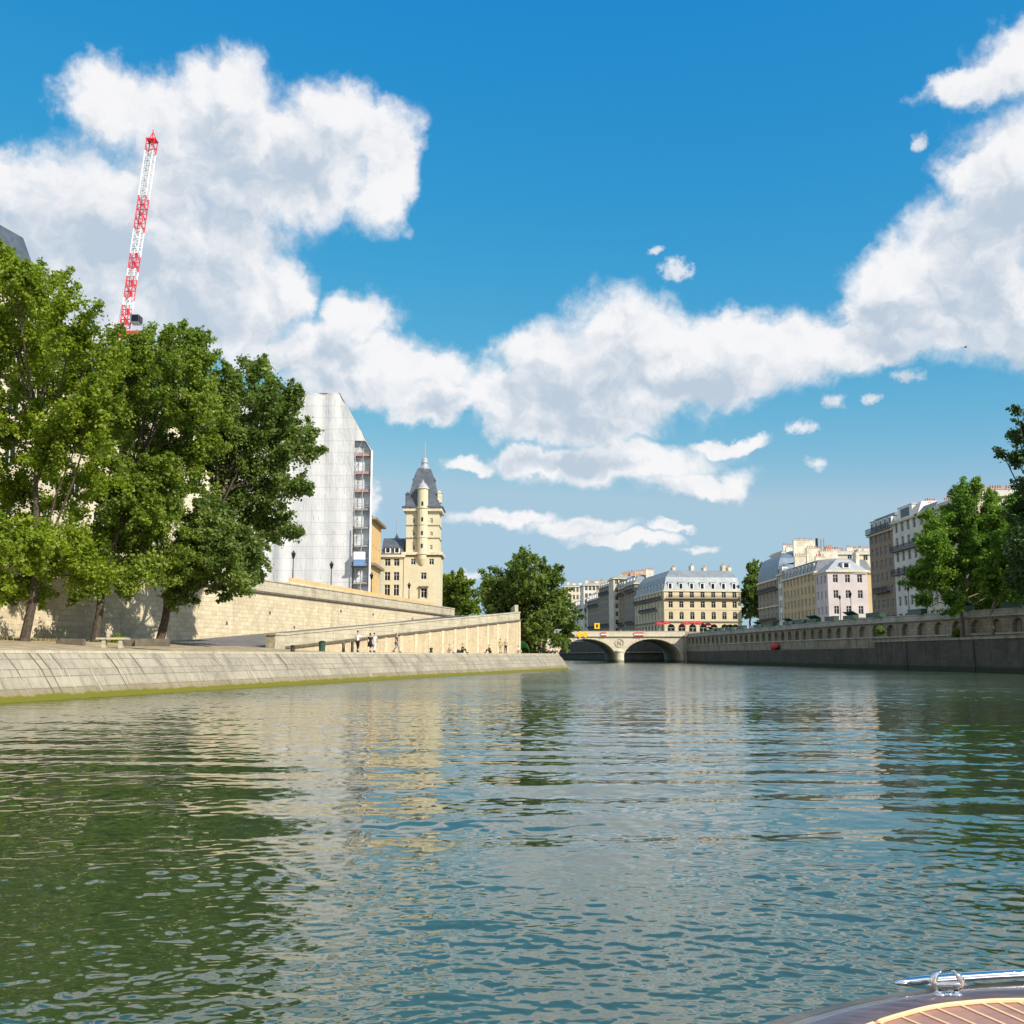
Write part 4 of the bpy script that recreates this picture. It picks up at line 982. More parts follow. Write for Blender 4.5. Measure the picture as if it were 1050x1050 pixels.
for i in range(nfl):
    z = lerp(ISL + 1.8, ZP(467, WY), i / (nfl - 1)); g = MB(); g.box(((xsn + xe) / 2, WY + .48, z), (xe - xsn, .8, .1)); g.box(((xsn + xe) / 2, WY + .22, z + .2), (xe - xsn, .04, .16 if i < 6 else .5))
    obj('scaffold_deck', g, 'plank_red' if i >= 6 else 'plank_grey', wb)
g = MB()
for x in (xsn + .15, (xsn + xe) / 2, xe - .12):
    for y in (WY + .1, WY + .8): g.tube([(x, y, ISL), (x, y, min(zl + .4, topz(x)))], .05, 6)
for i in range(nfl):
    z = lerp(ISL + 1.8, ZP(467, WY), i / (nfl - 1))
    for dz in (.6, 1.1): g.tube([(xsn, WY + .1, z + dz), (xe, WY + .1, z + dz)], .04, 5)
    g.tube([(xsn + .15, WY + .12, z), ((xsn + xe) / 2, WY + .12, z + 2.9)], .035, 5)
obj('scaffold_tubes', g, 'scaffold_steel', wb)
g = MB(); g.box((xe + .02, WY - .02, (zl + ISL) / 2), (.28, .3, zl - ISL)); obj('edge_strip', g, 'crane_white', wb)
hc = thing('hoist_cabin', (XP(368.5, WY - 1), WY - 1, ZP(580, WY)), 'white and blue hoist cabin hanging on the open scaffold bay', 'hoist')
g = MB(); c = P(368.5, 570, WY - 1); g.box((c.x, WY - .9, c.z), (1.8, 1.1, 1.3)); obj('upper_panel', g, 'crane_white', hc)
g = MB(); g.box((c.x, WY - .9, c.z - 1.2), (1.8, 1.1, 1.0)); obj('lower_panel', g, 'blue_panel', hc)
g = MB(); g.box((c.x - .1, WY - .9, c.z - 1.8), (2.4, 1.3, .14)); g.tube([(c.x - 1.05, WY - .6, ISL), (c.x - 1.05, WY - .6, c.z + 5)], .08, 6); obj('frame', g, 'iron', hc)
# low site fence at foot of wrap
sf = thing('site_barrier', (XP(298, 150), 150, ISL), 'low grey metal site barrier at the foot of the wrapped building', 'barrier')
g = MB(); xa2, xb2 = XP(276, 150, 11), XP(318, 150, 11)
for z in (10.9, 11.7, 12.5): g.tube([(xa2, 150, z), (xb2, 150, z)], .07, 5)
for i in range(9): x = lerp(xa2, xb2, i / 8); g.tube([(x, 150, ISL), (x, 150, 12.6)], .06, 5)
obj('rails', g, 'scaffold_steel', sf)
g = MB(); g.box(((xa2 + xb2) / 2 + 1, 150.2, 10.6), (xb2 - xa2 - 2, .05, 1.5)); obj('panel', g, 'net_grey', sf)

# ochre building between wrap and tower wing
x1_ = XP(382, 182); building('ochre_building', 'narrow ochre brick front with heavy dark cornices wedged beside the scaffold', 'building', [(x1_ - 10, 180), (XP(388.6, 198) - .0, 184.5), (XP(388.8, 198), 197.6), (x1_ - 10, 197.6)], ISL,
    [(5.0, 1.3, 3.0, .8, 0), (4.2, 1.2, 2.4, .8, 0), (.6, 0, 0, 0, 0), (5.0, 1.2, 2.4, .9, 0), ((ZP(533, 188) - ISL - 14.8), 0, 0, 0, 0)], {0: 3, 1: 3}, 'ochre_facade', dict(h1=1.0, i1=.6, h2=.8, i2=2, m1='slate', m2='slate'),
    courses=((ISL + 9.7, .5, .7, 'dark_course'),), course_mat='dark_course', cornice_out=.9)
# wing with slate roof
TY = 200
zw = ZP(569, TY)
wg, _ = building('tower_wing', 'low yellow wing with blue slate roof joined to the left of the square tower', 'building', [(XP(389, TY), TY), (XP(412, TY), TY), (XP(412, TY), TY + 12), (XP(389, TY), TY + 12)], ISL,
    [(ZP(598, TY) - ISL, 1.1, 2.2, ZP(611, TY) - ISL, 0), (ZP(583.5, TY) - ZP(598, TY), 1.1, 1.7, .5, 0), (zw - ZP(583.5, TY), 1.1, 1.5, .6, 0)], {0: 2}, 'tower_facade', dict(h1=3.2, i1=(2.6, 0.05, 2.6, .05), h2=.5, i2=(1.2, .02, 1.2, .02), m1='slate', m2='slate', dormers=((0, 2, 1.1, 1.1, .35),)))
# square tower
tx0, tx1 = XP(412.6, TY), XP(450.5, TY); tw_ = tx1 - tx0
z568 = ZP(567.5, TY); z520 = ZP(521, TY)
ins = .35
root = thing('square_tower', ((tx0 + tx1) / 2, TY + tw_ / 2, ISL), 'square cream stone tower with steep slate roof, corner turret and finial', 'tower')
def sq(k_): return [(tx0 + k_, TY + k_), (tx1 - k_, TY + k_), (tx1 - k_, TY + tw_ - k_), (tx0 + k_, TY + tw_ - k_)]
g = MB()
def tz(py): return ZP(py, TY)
def wall_levels(k_, levels):
    poly = sq(k_)
    for e in range(4):
        a, b_ = Vector(poly[e]), Vector(poly[(e + 1) % 4]); L = (b_ - a).length; d = (b_ - a) / L
        for (za, zb, ws) in levels:
            strip(g, a, d, L, za, zb, [(f_ * L, w_, w0, w1, 0) for f_, w_, w0, w1 in ws], .25)
            if e in (0, 1):
                for f_, w_, w0, w1 in ws: place_window(root, a, d, f_ * L, w0, w_, w1 - w0, 0, .25)
wall_levels(0, [(ISL, tz(598), [(.56, 1.15, tz(613), tz(603))]), (tz(598), tz(582.5), [(.55, 1.1, tz(594), tz(587))]), (tz(582.5), z568, [(.26, .95, tz(579), tz(573)), (.76, .95, tz(579), tz(573))])])
wall_levels(ins, [(z568, tz(551), [(.24, .5, tz(563.5), tz(558.5)), (.77, .5, tz(563.5), tz(558.5))]), (tz(551), tz(538), [(.24, .5, tz(549), tz(545)), (.77, .5, tz(549), tz(545))]), (tz(538), z520, [(.24, .5, tz(536), tz(531)), (.77, .5, tz(536), tz(531))])])
obj('wall', g, 'tower_facade', root)
for z, th, o_, mt in ((z568 + .25, .55, -.45, 'string_course'), (z568 - .35, .25, -.15, 'dark_course'), (tz(551), .18, ins - .12, 'dark_course'), (tz(538), .18, ins - .12, 'dark_course'), (z520 + .1, .7, -.25, 'string_course'), (z520 + .32, .2, -.5, 'slate')):
    g = MB(); g.prism(sq(o_), z - th, z); obj('cornice', g, mt, root)
g = MB(); c_ = ((tx0 + tx1) / 2, TY + tw_ / 2)
prof = [(-.05, 521), (.55, 513), (1.15, 500), (1.75, 487), (2.25, 480)]
for (k0, p0_), (k1, p1_) in zip(prof, prof[1:]): g.frustum(sq(k0), sq(k1), tz(p0_) + .3, tz(p1_) + .3, True)
obj('roof', g, 'slate', root)
kx = c_[0]; g = MB()
g.lathe((kx, c_[1], tz(480)), [(1.2, .2), (1.25, .6), (.75, .9), (.6, 1.6), (.75, 1.7), (.5, 2.6), (.12, 2.9), (.09, 5.8), (0, 6.0)], 8); obj('finial', g, 'pale_roof', root)
tcx = XP(431.5, TY); g = MB(); ty_ = TY + .1
g.lathe((tcx, ty_, 0), [(.25, tz(580)), (.55, tz(577.5)), (.9, tz(573)), (1.0, tz(568)), (1.05, tz(551)), (1.05, tz(500.5))], 16); obj('stair_turret', g, 'tower_facade', root, smooth=False)
for zz, rr_ in ((tz(551), 1.16), (tz(538), 1.16), (tz(521), 1.22), (tz(501), 1.25), (tz(568), 1.16)):
    g = MB(); g.lathe((tcx, ty_, zz), [(1.0, -.12), (rr_, -.1), (rr_, .1), (1.0, .12)], 16); obj('turret_band', g, 'string_course', root)
g = MB(); g.lathe((tcx, ty_, tz(501)), [(1.15, 0), (1.0, .5), (.6, 1.0), (.3, 1.2), (.12, 1.6), (0, 1.9)], 14); obj('turret_dome', g, 'pale_roof', root)
for (py0, py1) in ((535, 531), (549, 545), (562, 558), (519, 515)):
    g = MB(); g.box((tcx + .05, ty_ - 1.06, (tz(py0) + tz(py1)) / 2), (.32, .1, tz(py1) - tz(py0))); obj('slit_window', g, 'pane', root)
# roof dormers
for (px_, py_, w_, h_) in ((415.5, 511, .9, 1.7), (449, 510, .8, 1.9), (421.5, 493, .6, 1.0), (442, 493, .6, 1.0)):
    x = XP(px_, TY); z = tz(py_); g = MB(); yy = TY + (1.2 if py_ > 500 else 2.6)
    g.box((x, yy, z), (w_, 1.4, h_)); g.add([(x - w_ / 2 - .1, yy - .8, z + h_ / 2), (x + w_ / 2 + .1, yy - .8, z + h_ / 2), (x, yy - .8, z + h_ / 2 + .6), (x - w_ / 2 - .1, yy + .8, z + h_ / 2), (x + w_ / 2 + .1, yy + .8, z + h_ / 2), (x, yy + .8, z + h_ / 2 + .6)], ((0, 1, 2), (0, 2, 5, 3), (1, 4, 5, 2), (3, 5, 4)))
    obj('dormer', g, 'slate' if px_ < 445 else 'string_course', root)
g = MB()
g.box((XP(433.5, TY), TY - .2, tz(601.5)), (1.9, .45, .22)); g.box((XP(426.0 + 3.6, TY), TY - .12, tz(607)), (.15, .25, 2.2)); g.box((XP(437.2, TY), TY - .12, tz(607)), (.15, .25, 2.2)); obj('window_surround', g, 'dark_course', root)
# lantern spire behind the wing
sp_ = thing('roof_lantern', (XP(405, 214), 214, 20), 'small slender lantern spire rising behind the blue slate roof', 'spire')
g = MB(); g.lathe((XP(405, 214), 214, tz(556)), [(.9, -4), (.9, .8), (.45, 1.0), (.45, 2.0), (.65, 2.1), (.3, 2.8), (.08, 3.2), (.07, 6.4), (0, 6.5)], 10); obj('spire', g, 'pale_roof', sp_)

# ------------------------------------------------------------------ crane
CY = 175
cr = thing('tower_crane', (XP(128, CY, 50), CY, ISL), 'red and white lattice crane jib raised steeply above the left trees', 'crane')
bz = P(128, 335, CY); tp = P(156, 144, CY + 6); bz.y = CY
ax_ = (tp - bz); LJ = ax_.length; ax_.normalize(); sd_ = ax_.cross(Vector((0, 1, 0))).normalized(); fw = sd_.cross(ax_).normalized()
def jp(u, a, b_): return bz + ax_ * (u * LJ) + sd_ * a + fw * b_
segs = [(0, .17, 'red_paint', .95, 4), (.17, .25, 'crane_white', .93, 2), (.25, .36, 'red_paint', .95, 3), (.36, .42, 'crane_white', .93, 2), (.42, .62, 'crane_white', .93, 5), (.42, .42, 'crane_white', .9, 0)]
segs = [(0, .10, 'red_paint', 4), (.10, .14, 'crane_white', 1), (.14, .25, 'red_paint', 4), (.25, .29, 'crane_white', 2), (.29, .37, 'red_paint', 3), (.37, .50, 'crane_white', 5), (.50, .68, 'red_paint', 7), (.68, .93, 'crane_white', 9), (.93, 1.0, 'red_paint', 2)]
for (u0, u1, mt, n_) in segs:
    g = MB(); wj = lambda u: .58 + .15 * u
    for sx_, sy_ in ((-1, -1), (1, -1), (1, 1), (-1, 1)):
        g.tube([jp(u0, sx_ * wj(u0), sy_ * .8), jp(u1, sx_ * wj(u1), sy_ * .8)], .095, 5)
    for i in range(n_):
        a = lerp(u0, u1, i / n_); b_ = lerp(u0, u1, (i + 1) / n_); s_ = 1 if i % 2 else -1
        for y_ in (-.8, .8):
            g.tube([jp(a, -s_ * wj(a), y_), jp(b_, s_ * wj(b_), y_)], .06, 4)
            g.tube([jp(a, -wj(a), y_), jp(a, wj(a), y_)], .065, 4)
        for x_ in (-1, 1): g.tube([jp(a, x_ * wj(a), -s_ * .8), jp(b_, x_ * wj(b_), s_ * .8)], .06, 4)
        if u0 < .5 and i % 2 == 0 and mt == 'red_paint':
            g.bar(jp(a, -.5, -.7), jp(b_, -.5, -.7), .5, .1)
    obj('jib_section', g, mt, cr)
g = MB(); 
for s_ in (-1, 1): g.tube([jp(1.0, s_ * .85, 0), jp(1.045, 0, 0)], .08, 5)
g.tube([jp(1.0, 0, 0), jp(1.06, .1, 0)], .1, 5); g.box(tuple(jp(1.0, 0, 0)), (1.8, 1.7, .25)); obj('jib_head', g, 'red_paint', cr)
g = MB()
for s_ in (-.25, .25): g.tube([jp(.02, s_ + 1.4, .9), jp(.5, s_ * .5 + .6, 1.0), jp(.97, s_ * .5, .8)], .03, 4)
obj('cables', g, 'iron', cr)
g = MB(); c = P(139.5, 328, CY); g.box((c.x, CY, c.z), (1.5, 1.8, 1.5)); cab = obj('cab', g, 'steel', cr)
g = MB(); g.box((c.x + .15, CY - 1.02, c.z + .05), (1.2, .06, 1.1)); g.box((c.x + .87, CY, c.z + .05), (.06, 1.5, 1.1)); obj('cab_window', g, 'pane', cab)
g = MB(); g.box((bz.x + 1.2, CY, bz.z - 1.6), (5.5, 2.6, 1.0)); obj('turntable', g, 'red_paint', cr)
g = MB(); q = P(136, 322, CY); g.tube([q, q + Vector((-.1, 0, 3.6))], .05, 4); g.tube([q + Vector((-.9, 0, 2.6)), q + Vector((.7, 0, 3.4))], .05, 4); obj('antenna', g, 'crane_white', cr)
g = MB(); bx_ = bz.x + .6; zt_c = bz.z - 2.1
for sx_, sy_ in ((-1, -1), (1, -1), (1, 1), (-1, 1)): g.tube([(bx_ + sx_, CY + sy_, ISL), (bx_ + sx_, CY + sy_, zt_c)], .14, 5)
z = ISL; s_ = 1
while z < zt_c - 2:
    for sx_ in (-1, 1): g.tube([(bx_ + sx_, CY - s_, z), (bx_ + sx_, CY + s_, z + 2)], .07, 4); g.tube([(bx_ - s_, CY + sx_, z), (bx_ + s_, CY + sx_, z + 2)], .07, 4)
    z += 2; s_ = -s_
obj('mast', g, 'crane_white', cr)

# ------------------------------------------------------------------ trees
def leaves(centers, radii, count, size, seed, flat=.85, axis=None):
    r = np.random.default_rng(seed); C_ = np.array([c for c in centers]); Rr = np.array(radii)
    wts = Rr ** 2; wts = wts / wts.sum(); idx = r.choice(len(C_), count, p=wts)
    dv = r.normal(size=(count, 3)); dn = np.linalg.norm(dv, axis=1)[:, None]
    if axis is None: pos = C_[idx] + dv / dn * (r.uniform(.2, 1, count) ** .6 * Rr[idx])[:, None] * np.array([1, 1, flat])
    else:
        A_ = np.array(axis)[idx]; u = r.uniform(-1, 1, count)[:, None]; taper = (1 - .6 * np.clip(u, 0, 1))
        pos = C_[idx] + A_ * u * Rr[idx][:, None] * 1.05 + dv * Rr[idx][:, None] * .27 * taper + np.array([0, 0, -.12]) * (u ** 2) * Rr[idx][:, None]
    nrm_ = dv / dn * .5 + r.normal(size=(count, 3)) * .8 + np.array([0, 0, .55]); nrm_ /= np.linalg.norm(nrm_, axis=1)[:, None]
    t_ = np.cross(nrm_, r.normal(size=(count, 3))); t_ /= np.linalg.norm(t_, axis=1)[:, None]; b_ = np.cross(nrm_, t_)
    s_ = size * r.uniform(.55, 1.4, count)[:, None]
    v0 = pos - t_ * s_ * .55; v1 = pos + b_ * s_ * .42 + nrm_ * s_ * .10; v2 = pos + t_ * s_ * .6 - nrm_ * s_ * .14; v3 = pos - b_ * s_ * .42 + nrm_ * s_ * .10
    vs = np.stack([v0, v1, v2, v3], 1).reshape(-1, 3)
    tcl = r.uniform(0, 1, len(C_)); tint = np.clip(.55 * tcl[idx] + .45 * r.uniform(0, 1, count), 0, 1)
    return vs, tint
def tree(name, label, base, lobes, Y, lmat, nleaf, lsize, trunk_r, group=None, seed=1, crad=1.0, bark='bark', lean=0, depthf=.75, percl=None, cat='tree', cden=1.0, lift=.0):
    rn = random.Random(seed); base = Vector(base)
    root = thing(name, base, label, cat, group)
    ctr = []; rads = []; lc = []
    allr = [l[2] for l in lobes]
    cxp = sum(l[0] for l in lobes) / len(lobes); halfw = max(abs(l[0] - cxp) + l[2] for l in lobes) * Y / FPX
    for (px_, py_, rp_) in lobes:
        rwd = rp_ * Y / FPX; f_ = 1 - min(.9, abs(px_ - cxp) * Y / FPX / halfw)
        c = P(px_, py_, Y + rn.uniform(-1, 1) * halfw * depthf * (f_ ** .5)); 
        sc = c.y / Y; c = Vector((c.x, c.y, c.z)); lc.append((c, rwd * sc))
        n_ = max(4, int(cden * 9 * (rwd / crad) ** 2 * .5))
        for _ in range(n_):
            d_ = Vector((rn.gauss(0, 1), rn.gauss(0, 1), rn.gauss(0, 1))).normalized(); k_ = rn.uniform(.1, 1.0) ** .5 * (1.0 if rn.random() < .85 else 1.22)
            ctr.append(c + Vector((d_.x, d_.y, d_.z)) * max(.1, (rwd * sc * 1.08 - crad * .4)) * k_); rads.append(crad * rn.uniform(.5, 1.3))
    mid_ = sum((c for c, _ in lc), Vector()) / len(lc); ax3 = []
    for c in ctr:
        v_ = (c - mid_); v_.z *= .6; v_ = v_.normalized() * .9 + Vector((rn.gauss(0, .55), rn.gauss(0, .55), .35 + rn.gauss(0, .5))); ax3.append(tuple(v_.normalized()))
    vs, tint = leaves([tuple(c) for c in ctr], rads, nleaf, lsize, seed, axis=ax3)
    vs = vs - np.array(base)
    me = bpy.data.meshes.new('crown'); n4 = len(vs); me.vertices.add(n4); me.vertices.foreach_set('co', vs.astype(np.float32).ravel())
    me.loops.add(n4); me.loops.foreach_set('vertex_index', np.arange(n4, dtype=np.int32)); me.polygons.add(n4 // 4)
    me.polygons.foreach_set('loop_start', np.arange(0, n4, 4, dtype=np.int32))
    at = me.attributes.new('tint', 'FLOAT', 'FACE'); at.data.foreach_set('value', tint.astype(np.float32))
    me.materials.append(MATS[lmat]); me.update()
    co_ = bpy.data.objects.new('crown', me); link(co_, root)
    # trunk and limbs
    g = MB(); top = sum((c for c, _ in lc), Vector()) / len(lc); H = max(c.z for c, _ in lc)
    zc = min(c.z - r_ for c, r_ in lc)
    f0 = base + Vector((lean * .35 + .0, 0, (top.z - base.z) * .35)); f1 = Vector((lerp(f0.x, top.x, .5), lerp(f0.y, top.y, .5), lerp(base.z, top.z, .7))); f2 = Vector((top.x, top.y, lerp(top.z, H, .6)))
    sp0 = [base - Vector((0, 0, .5)), base + Vector((lean * .02, 0, .4)), base + (f0 - base) * .5 + Vector((.1, 0, 0)), f0, f1, f2]
    g.tube(sp0, [trunk_r * 1.5, trunk_r * 1.05, trunk_r * .88, trunk_r * .75, trunk_r * .5, trunk_r * .12], 9)
    hubs = []
    for c, r_ in lc:
        s0 = f0.lerp(f1, rn.random()) if c.z < f1.z + 2 else f1.lerp(f2, rn.random() * .5)
        if s0.z > c.z: s0 = sp0[2].lerp(f0, .8)
        md = s0.lerp(c, .5) + Vector((rn.uniform(-.5, .5), rn.uniform(-.5, .5), rn.uniform(-.2, .9)))
        g.tube([s0, md, c], [trunk_r * .32, trunk_r * .2, trunk_r * .09], 6); hubs.append((c, md))
    for cc in ctr[::2]:
        h_ = min(hubs, key=lambda q_: (q_[0] - cc).length)
        a_ = h_[0].lerp(h_[1], rn.random() * .6); md = a_.lerp(cc, .5) + Vector((rn.uniform(-.2, .2), rn.uniform(-.2, .2), rn.uniform(0, .3)))
        g.tube([a_, md, cc], [trunk_r * .08, trunk_r * .055, trunk_r * .02], 4, False)
    obj('trunk', g, bark, root)
    return root
T1 = [(15,292,34),(50,300,34),(75,335,36),(15,350,48),(95,372,34),(50,385,42),(0,430,40),(85,440,38),(40,455,42),(20,510,40),(85,500,34),(10,565,42),(62,560,34),(25,605,26),(-40,340,55),(-50,450,55),(-45,560,50),(-10,262,26),(100,410,24),(95,590,24)]
T2 = [(198,360,30),(168,362,36),(128,372,36),(185,395,40),(120,415,40),(160,430,46),(205,440,34),(120,480,42),(175,495,42),(130,540,40),(100,560,30),(165,560,38),(135,590,28),(150,520,40),(205,372,18),(88,600,20)]
T3 = [(256,388,28),(285,410,26),(240,420,32),(300,442,26),(270,455,38),(225,470,36),(290,490,22),(250,505,38),(272,535,26),(215,535,38),(240,560,34),(258,576,22),(228,392,22),(222,425,26),(205,585,28),(248,592,20),(185,570,22),(230,606,13),(185,610,16),(300,545,7),(318,462,10),(310,500,6)]
tree('riverside_tree', 'tall yellow-green tree at the left edge, nearest of the three bank trees', (XP(24, 66), 66, 2.75), T1, 66, 'leaf_left', 118000, .20, .30, 'large trees on the left quay', 21, .95, 'bark', 1.5)
tree('riverside_tree', 'middle tree of the three on the left quay, below the crane', (XP(96, 74), 74, 2.8), T2, 75, 'leaf_mid', 98000, .215, .29, 'large trees on the left quay', 22, .95, 'bark', 1.0)
tree('riverside_tree', 'dark green tree rightmost of the three on the left quay, beside the wrapped building', (XP(163, 81), 81, 2.75), T3, 82, 'leaf_dark', 98000, .235, .34, 'large trees on the left quay', 23, 1.0, 'bark', 1.6)
TR = [(540,590,24),(520,600,24),(560,603,24),(510,615,20),(545,622,30),(575,625,18),(522,635,24),(560,642,22),(582,643,10),(536,576,14),(500,605,10),(545,655,18),(575,655,10)]
tree('round_tree', 'dense round dark green tree at the end of the left quay', (XP(543, 166), 166, 2.25), TR, 166, 'leaf_dark', 62000, .36, .5, None, 31, 1.2)
tree('round_tree', 'smaller green tree showing between the square tower and the round tree', (XP(466, 226), 226, ISL), [(462,598,14),(473,605,15),(458,612,14),(480,617,12),(468,620,14),(487,625,7),(452,600,8)], 226, 'leaf_mid', 16000, .5, .4, None, 32, 1.3)
tree('street_tree', 'dark tree between the yellow corner building and the blue mansard block', (XP(770, 338), 338, RST), [(775,582,10),(768,595,10),(778,600,13),(765,610,10),(776,620,13),(768,628,9),(781,588,9)], 338, 'leaf_dark', 14000, .65, .4, None, 33, 1.6)
TA = [(1000,520,22),(975,535,22),(1015,545,26),(955,560,20),(990,570,28),(1030,580,26),(965,590,24),(1000,605,22),(940,595,14),(1035,530,20),(945,612,10),(980,618,14),(1020,615,16),(960,545,14),(950,530,8),(1040,555,22),(1045,600,18),(1010,575,26),(1045,520,18),(985,510,14),(1000,500,10)]
tree('quay_tree', 'bright green leafy tree on the low right quay hiding the house fronts', (XP(988, 137), 137, 4.2), TA, 137, 'leaf_right', 96000, .28, .30, 'trees on the low right quay', 34, 1.05, 'bark_pale')
tree('quay_tree', 'dark overhanging tree cut by the right edge of the view', (XP(1085, 112), 113, 4.2), [(1060,440,22),(1075,480,34),(1062,500,24),(1045,450,10),(1090,440,30),(1052,525,20),(1080,550,40),(1056,565,24),(1048,590,20),(1075,600,30),(1040,470,7),(1028,465,4),(1110,500,45),(1120,570,45),(1046,545,14),(1042,420,5)], 113, 'leaf_shade', 40000, .34, .4, 'trees on the low right quay', 35, .85)
tree('quay_tree', 'second slim tree on the low right quay, trunk right of the leafy tree', (XP(1019, 128), 128, 4.2), [(1030,560,18),(1022,585,18),(1040,600,18),(1050,570,20),(1015,600,12)], 128, 'leaf_right', 12000, .36, .24, 'trees on the low right quay', 36, .95, 'bark_pale')
def bush(label, base, r_, mt, n_, ls, seed):
    vs, tint = leaves([(base[0], base[1], base[2] + r_ * .7), (base[0] + r_ * .6, base[1] + .2, base[2] + r_ * .5), (base[0] - r_ * .5, base[1], base[2] + r_ * .45)], [r_, r_ * .7, r_ * .6], n_, ls, seed, 1.0)
    me = bpy.data.meshes.new('bush'); vs = vs - np.array(base); n4 = len(vs); me.vertices.add(n4); me.vertices.foreach_set('co', vs.astype(np.float32).ravel())
    me.loops.add(n4); me.loops.foreach_set('vertex_index', np.arange(n4, dtype=np.int32)); me.polygons.add(n4 // 4); me.polygons.foreach_set('loop_start', np.arange(0, n4, 4, dtype=np.int32))
    at = me.attributes.new('tint', 'FLOAT', 'FACE'); at.data.foreach_set('value', tint.astype(np.float32)); me.materials.append(MATS[mt]); me.update()
    o = bpy.data.objects.new('bush', me); COL.objects.link(o); o.location = base; tag(o, label, 'bush'); return o
bush('small yellow-green bush at the foot of the leafy tree on the right quay', (XP(984, 139), 139, 4.2), .9, 'leaf_left', 1400, .16, 41)
bush('ivy clump hanging on the arched wall at the right bank', (XP(902, 155), 154.5, 5.2), .7, 'leaf_mid', 1200, .14, 42)
bush('dry tuft of growth at the base of the middle left tree', (XP(120, 76), 76, 2.8), .5, 'leaf_left', 900, .12, 43)

# dry grass along the foot of the tall wall
def tufts():
    r = np.random.default_rng(9); n_ = 9000; Y = r.uniform(45, 90, n_); off = np.abs(r.normal(0, 1.8, n_)) + .05
    X = -26.4 + .24 * (Y - 112) + off; z = 2.98
    h_ = r.uniform(.08, .32, n_); a = r.uniform(0, 6.28, n_); wd = .03
    b0 = np.stack([X - np.cos(a) * wd, Y - np.sin(a) * wd, np.full(n_, z - .05)], 1); b1 = np.stack([X + np.cos(a) * wd, Y + np.sin(a) * wd, np.full(n_, z - .05)], 1)
    tp_ = np.stack([X + r.normal(0, .08, n_), Y + r.normal(0, .08, n_), z + h_], 1)
    vs = np.stack([b0, b1, tp_], 1).reshape(-1, 3); me = bpy.data.meshes.new('dry_grass'); me.vertices.add(len(vs)); me.vertices.foreach_set('co', vs.astype(np.float32).ravel())
    me.loops.add(len(vs)); me.loops.foreach_set('vertex_index', np.arange(len(vs), dtype=np.int32)); me.polygons.add(n_); me.polygons.foreach_set('loop_start', np.arange(0, len(vs), 3, dtype=np.int32))
    plain('dry_blades', (.34, .28, .11), .9, var=.4, scale=2); me.materials.append(MATS['dry_blades']); me.update()
    o = bpy.data.objects.new('dry_grass', me); COL.objects.link(o); tag(o, 'dry grass along the foot of the tall stone wall', 'grass', kind='stuff')
tufts()

# ------------------------------------------------------------------ street furniture
def lamp(px_, Y, z0, h, label, group):
    x = XP(px_, Y, z0 + h); r_ = thing('street_lamp', (x, Y, z0), label, 'street lamp', group)
    g = MB(); g.lathe((x, Y, z0), [(.22, 0), (.2, .5), (.09, .8), (.06, h - .9), (.1, h - .85)], 8); obj('post', g, 'lamp_iron', r_)
    g = MB(); g.lathe((x, Y, z0), [(.12, h - .85), (.27, h - .25), (.2, h - .2)], 6); lt = obj('lantern', g, 'pane', r_)
    g = MB(); g.lathe((x, Y, z0), [(.30, h - .25), (.16, h - .05), (.05, h + .12), (0, h + .25)], 6); obj('lantern_cap', g, 'lamp_iron', lt)
for px_, Y, h, lab in ((340, 134, 5.2, 'iron street lamp on the parapet in front of the white sheeting, right of the tree'), (301, 124, 5.6, 'iron street lamp partly against the sheeting, nearest the tree edge'), (381, 150, 5.0, 'iron street lamp in front of the scaffold bay'), (419.5, 165, 4.6, 'iron street lamp in front of the square tower')):
    lamp(px_, Y, ISL, h, lab, 'street lamps along the upper left quay')
for px_, Y, h, lab in ((861, 215, 7.5, 'street lamp in front of the pink house, left of the pair'), (872, 212, 8.0, 'street lamp in front of the pink house, right of the pair'), (931, 178, 7.0, 'street lamp before the white apartment house on the right bank')):
    lamp(px_, Y, RST, h, lab, 'street lamps along the right bank')
# stone bench on the left quay
be = thing('stone_bench', (XP(115, 64), 64, 2.9), 'pale slab bench under the middle tree on the left quay', 'bench')
bxx = XP(115, 64); g = MB(); g.box((bxx, 64, 3.03), (1.9, .6, .12), .1); obj('seat', g, 'parapet_stone', be)
for s_ in (-1, 1): g = MB(); g.box((bxx + s_ * .5, 64 + s_ * .05, 2.7), (.22, .45, .56), .1); obj('leg', g, 'parapet_stone', be)
for i, px_ in enumerate((72, 138, 156)):
    x = XP(px_, 66); g = MB()
    g.box((x, 66, 2.78), (1.7 + i * .2, .5, .42), .15 * i); g.box((x + .1, 66, 3.02), (1.4 + i * .2, .42, .07), .15 * i)
    tag(obj('stone_block', g, 'cornice_dark'), ['dark stone block lying left of the pale bench', 'dark stone block lying just right of the pale bench', 'dark stone block lying against the rightmost big trunk'][i], 'stone block', 'stone blocks under the left trees')
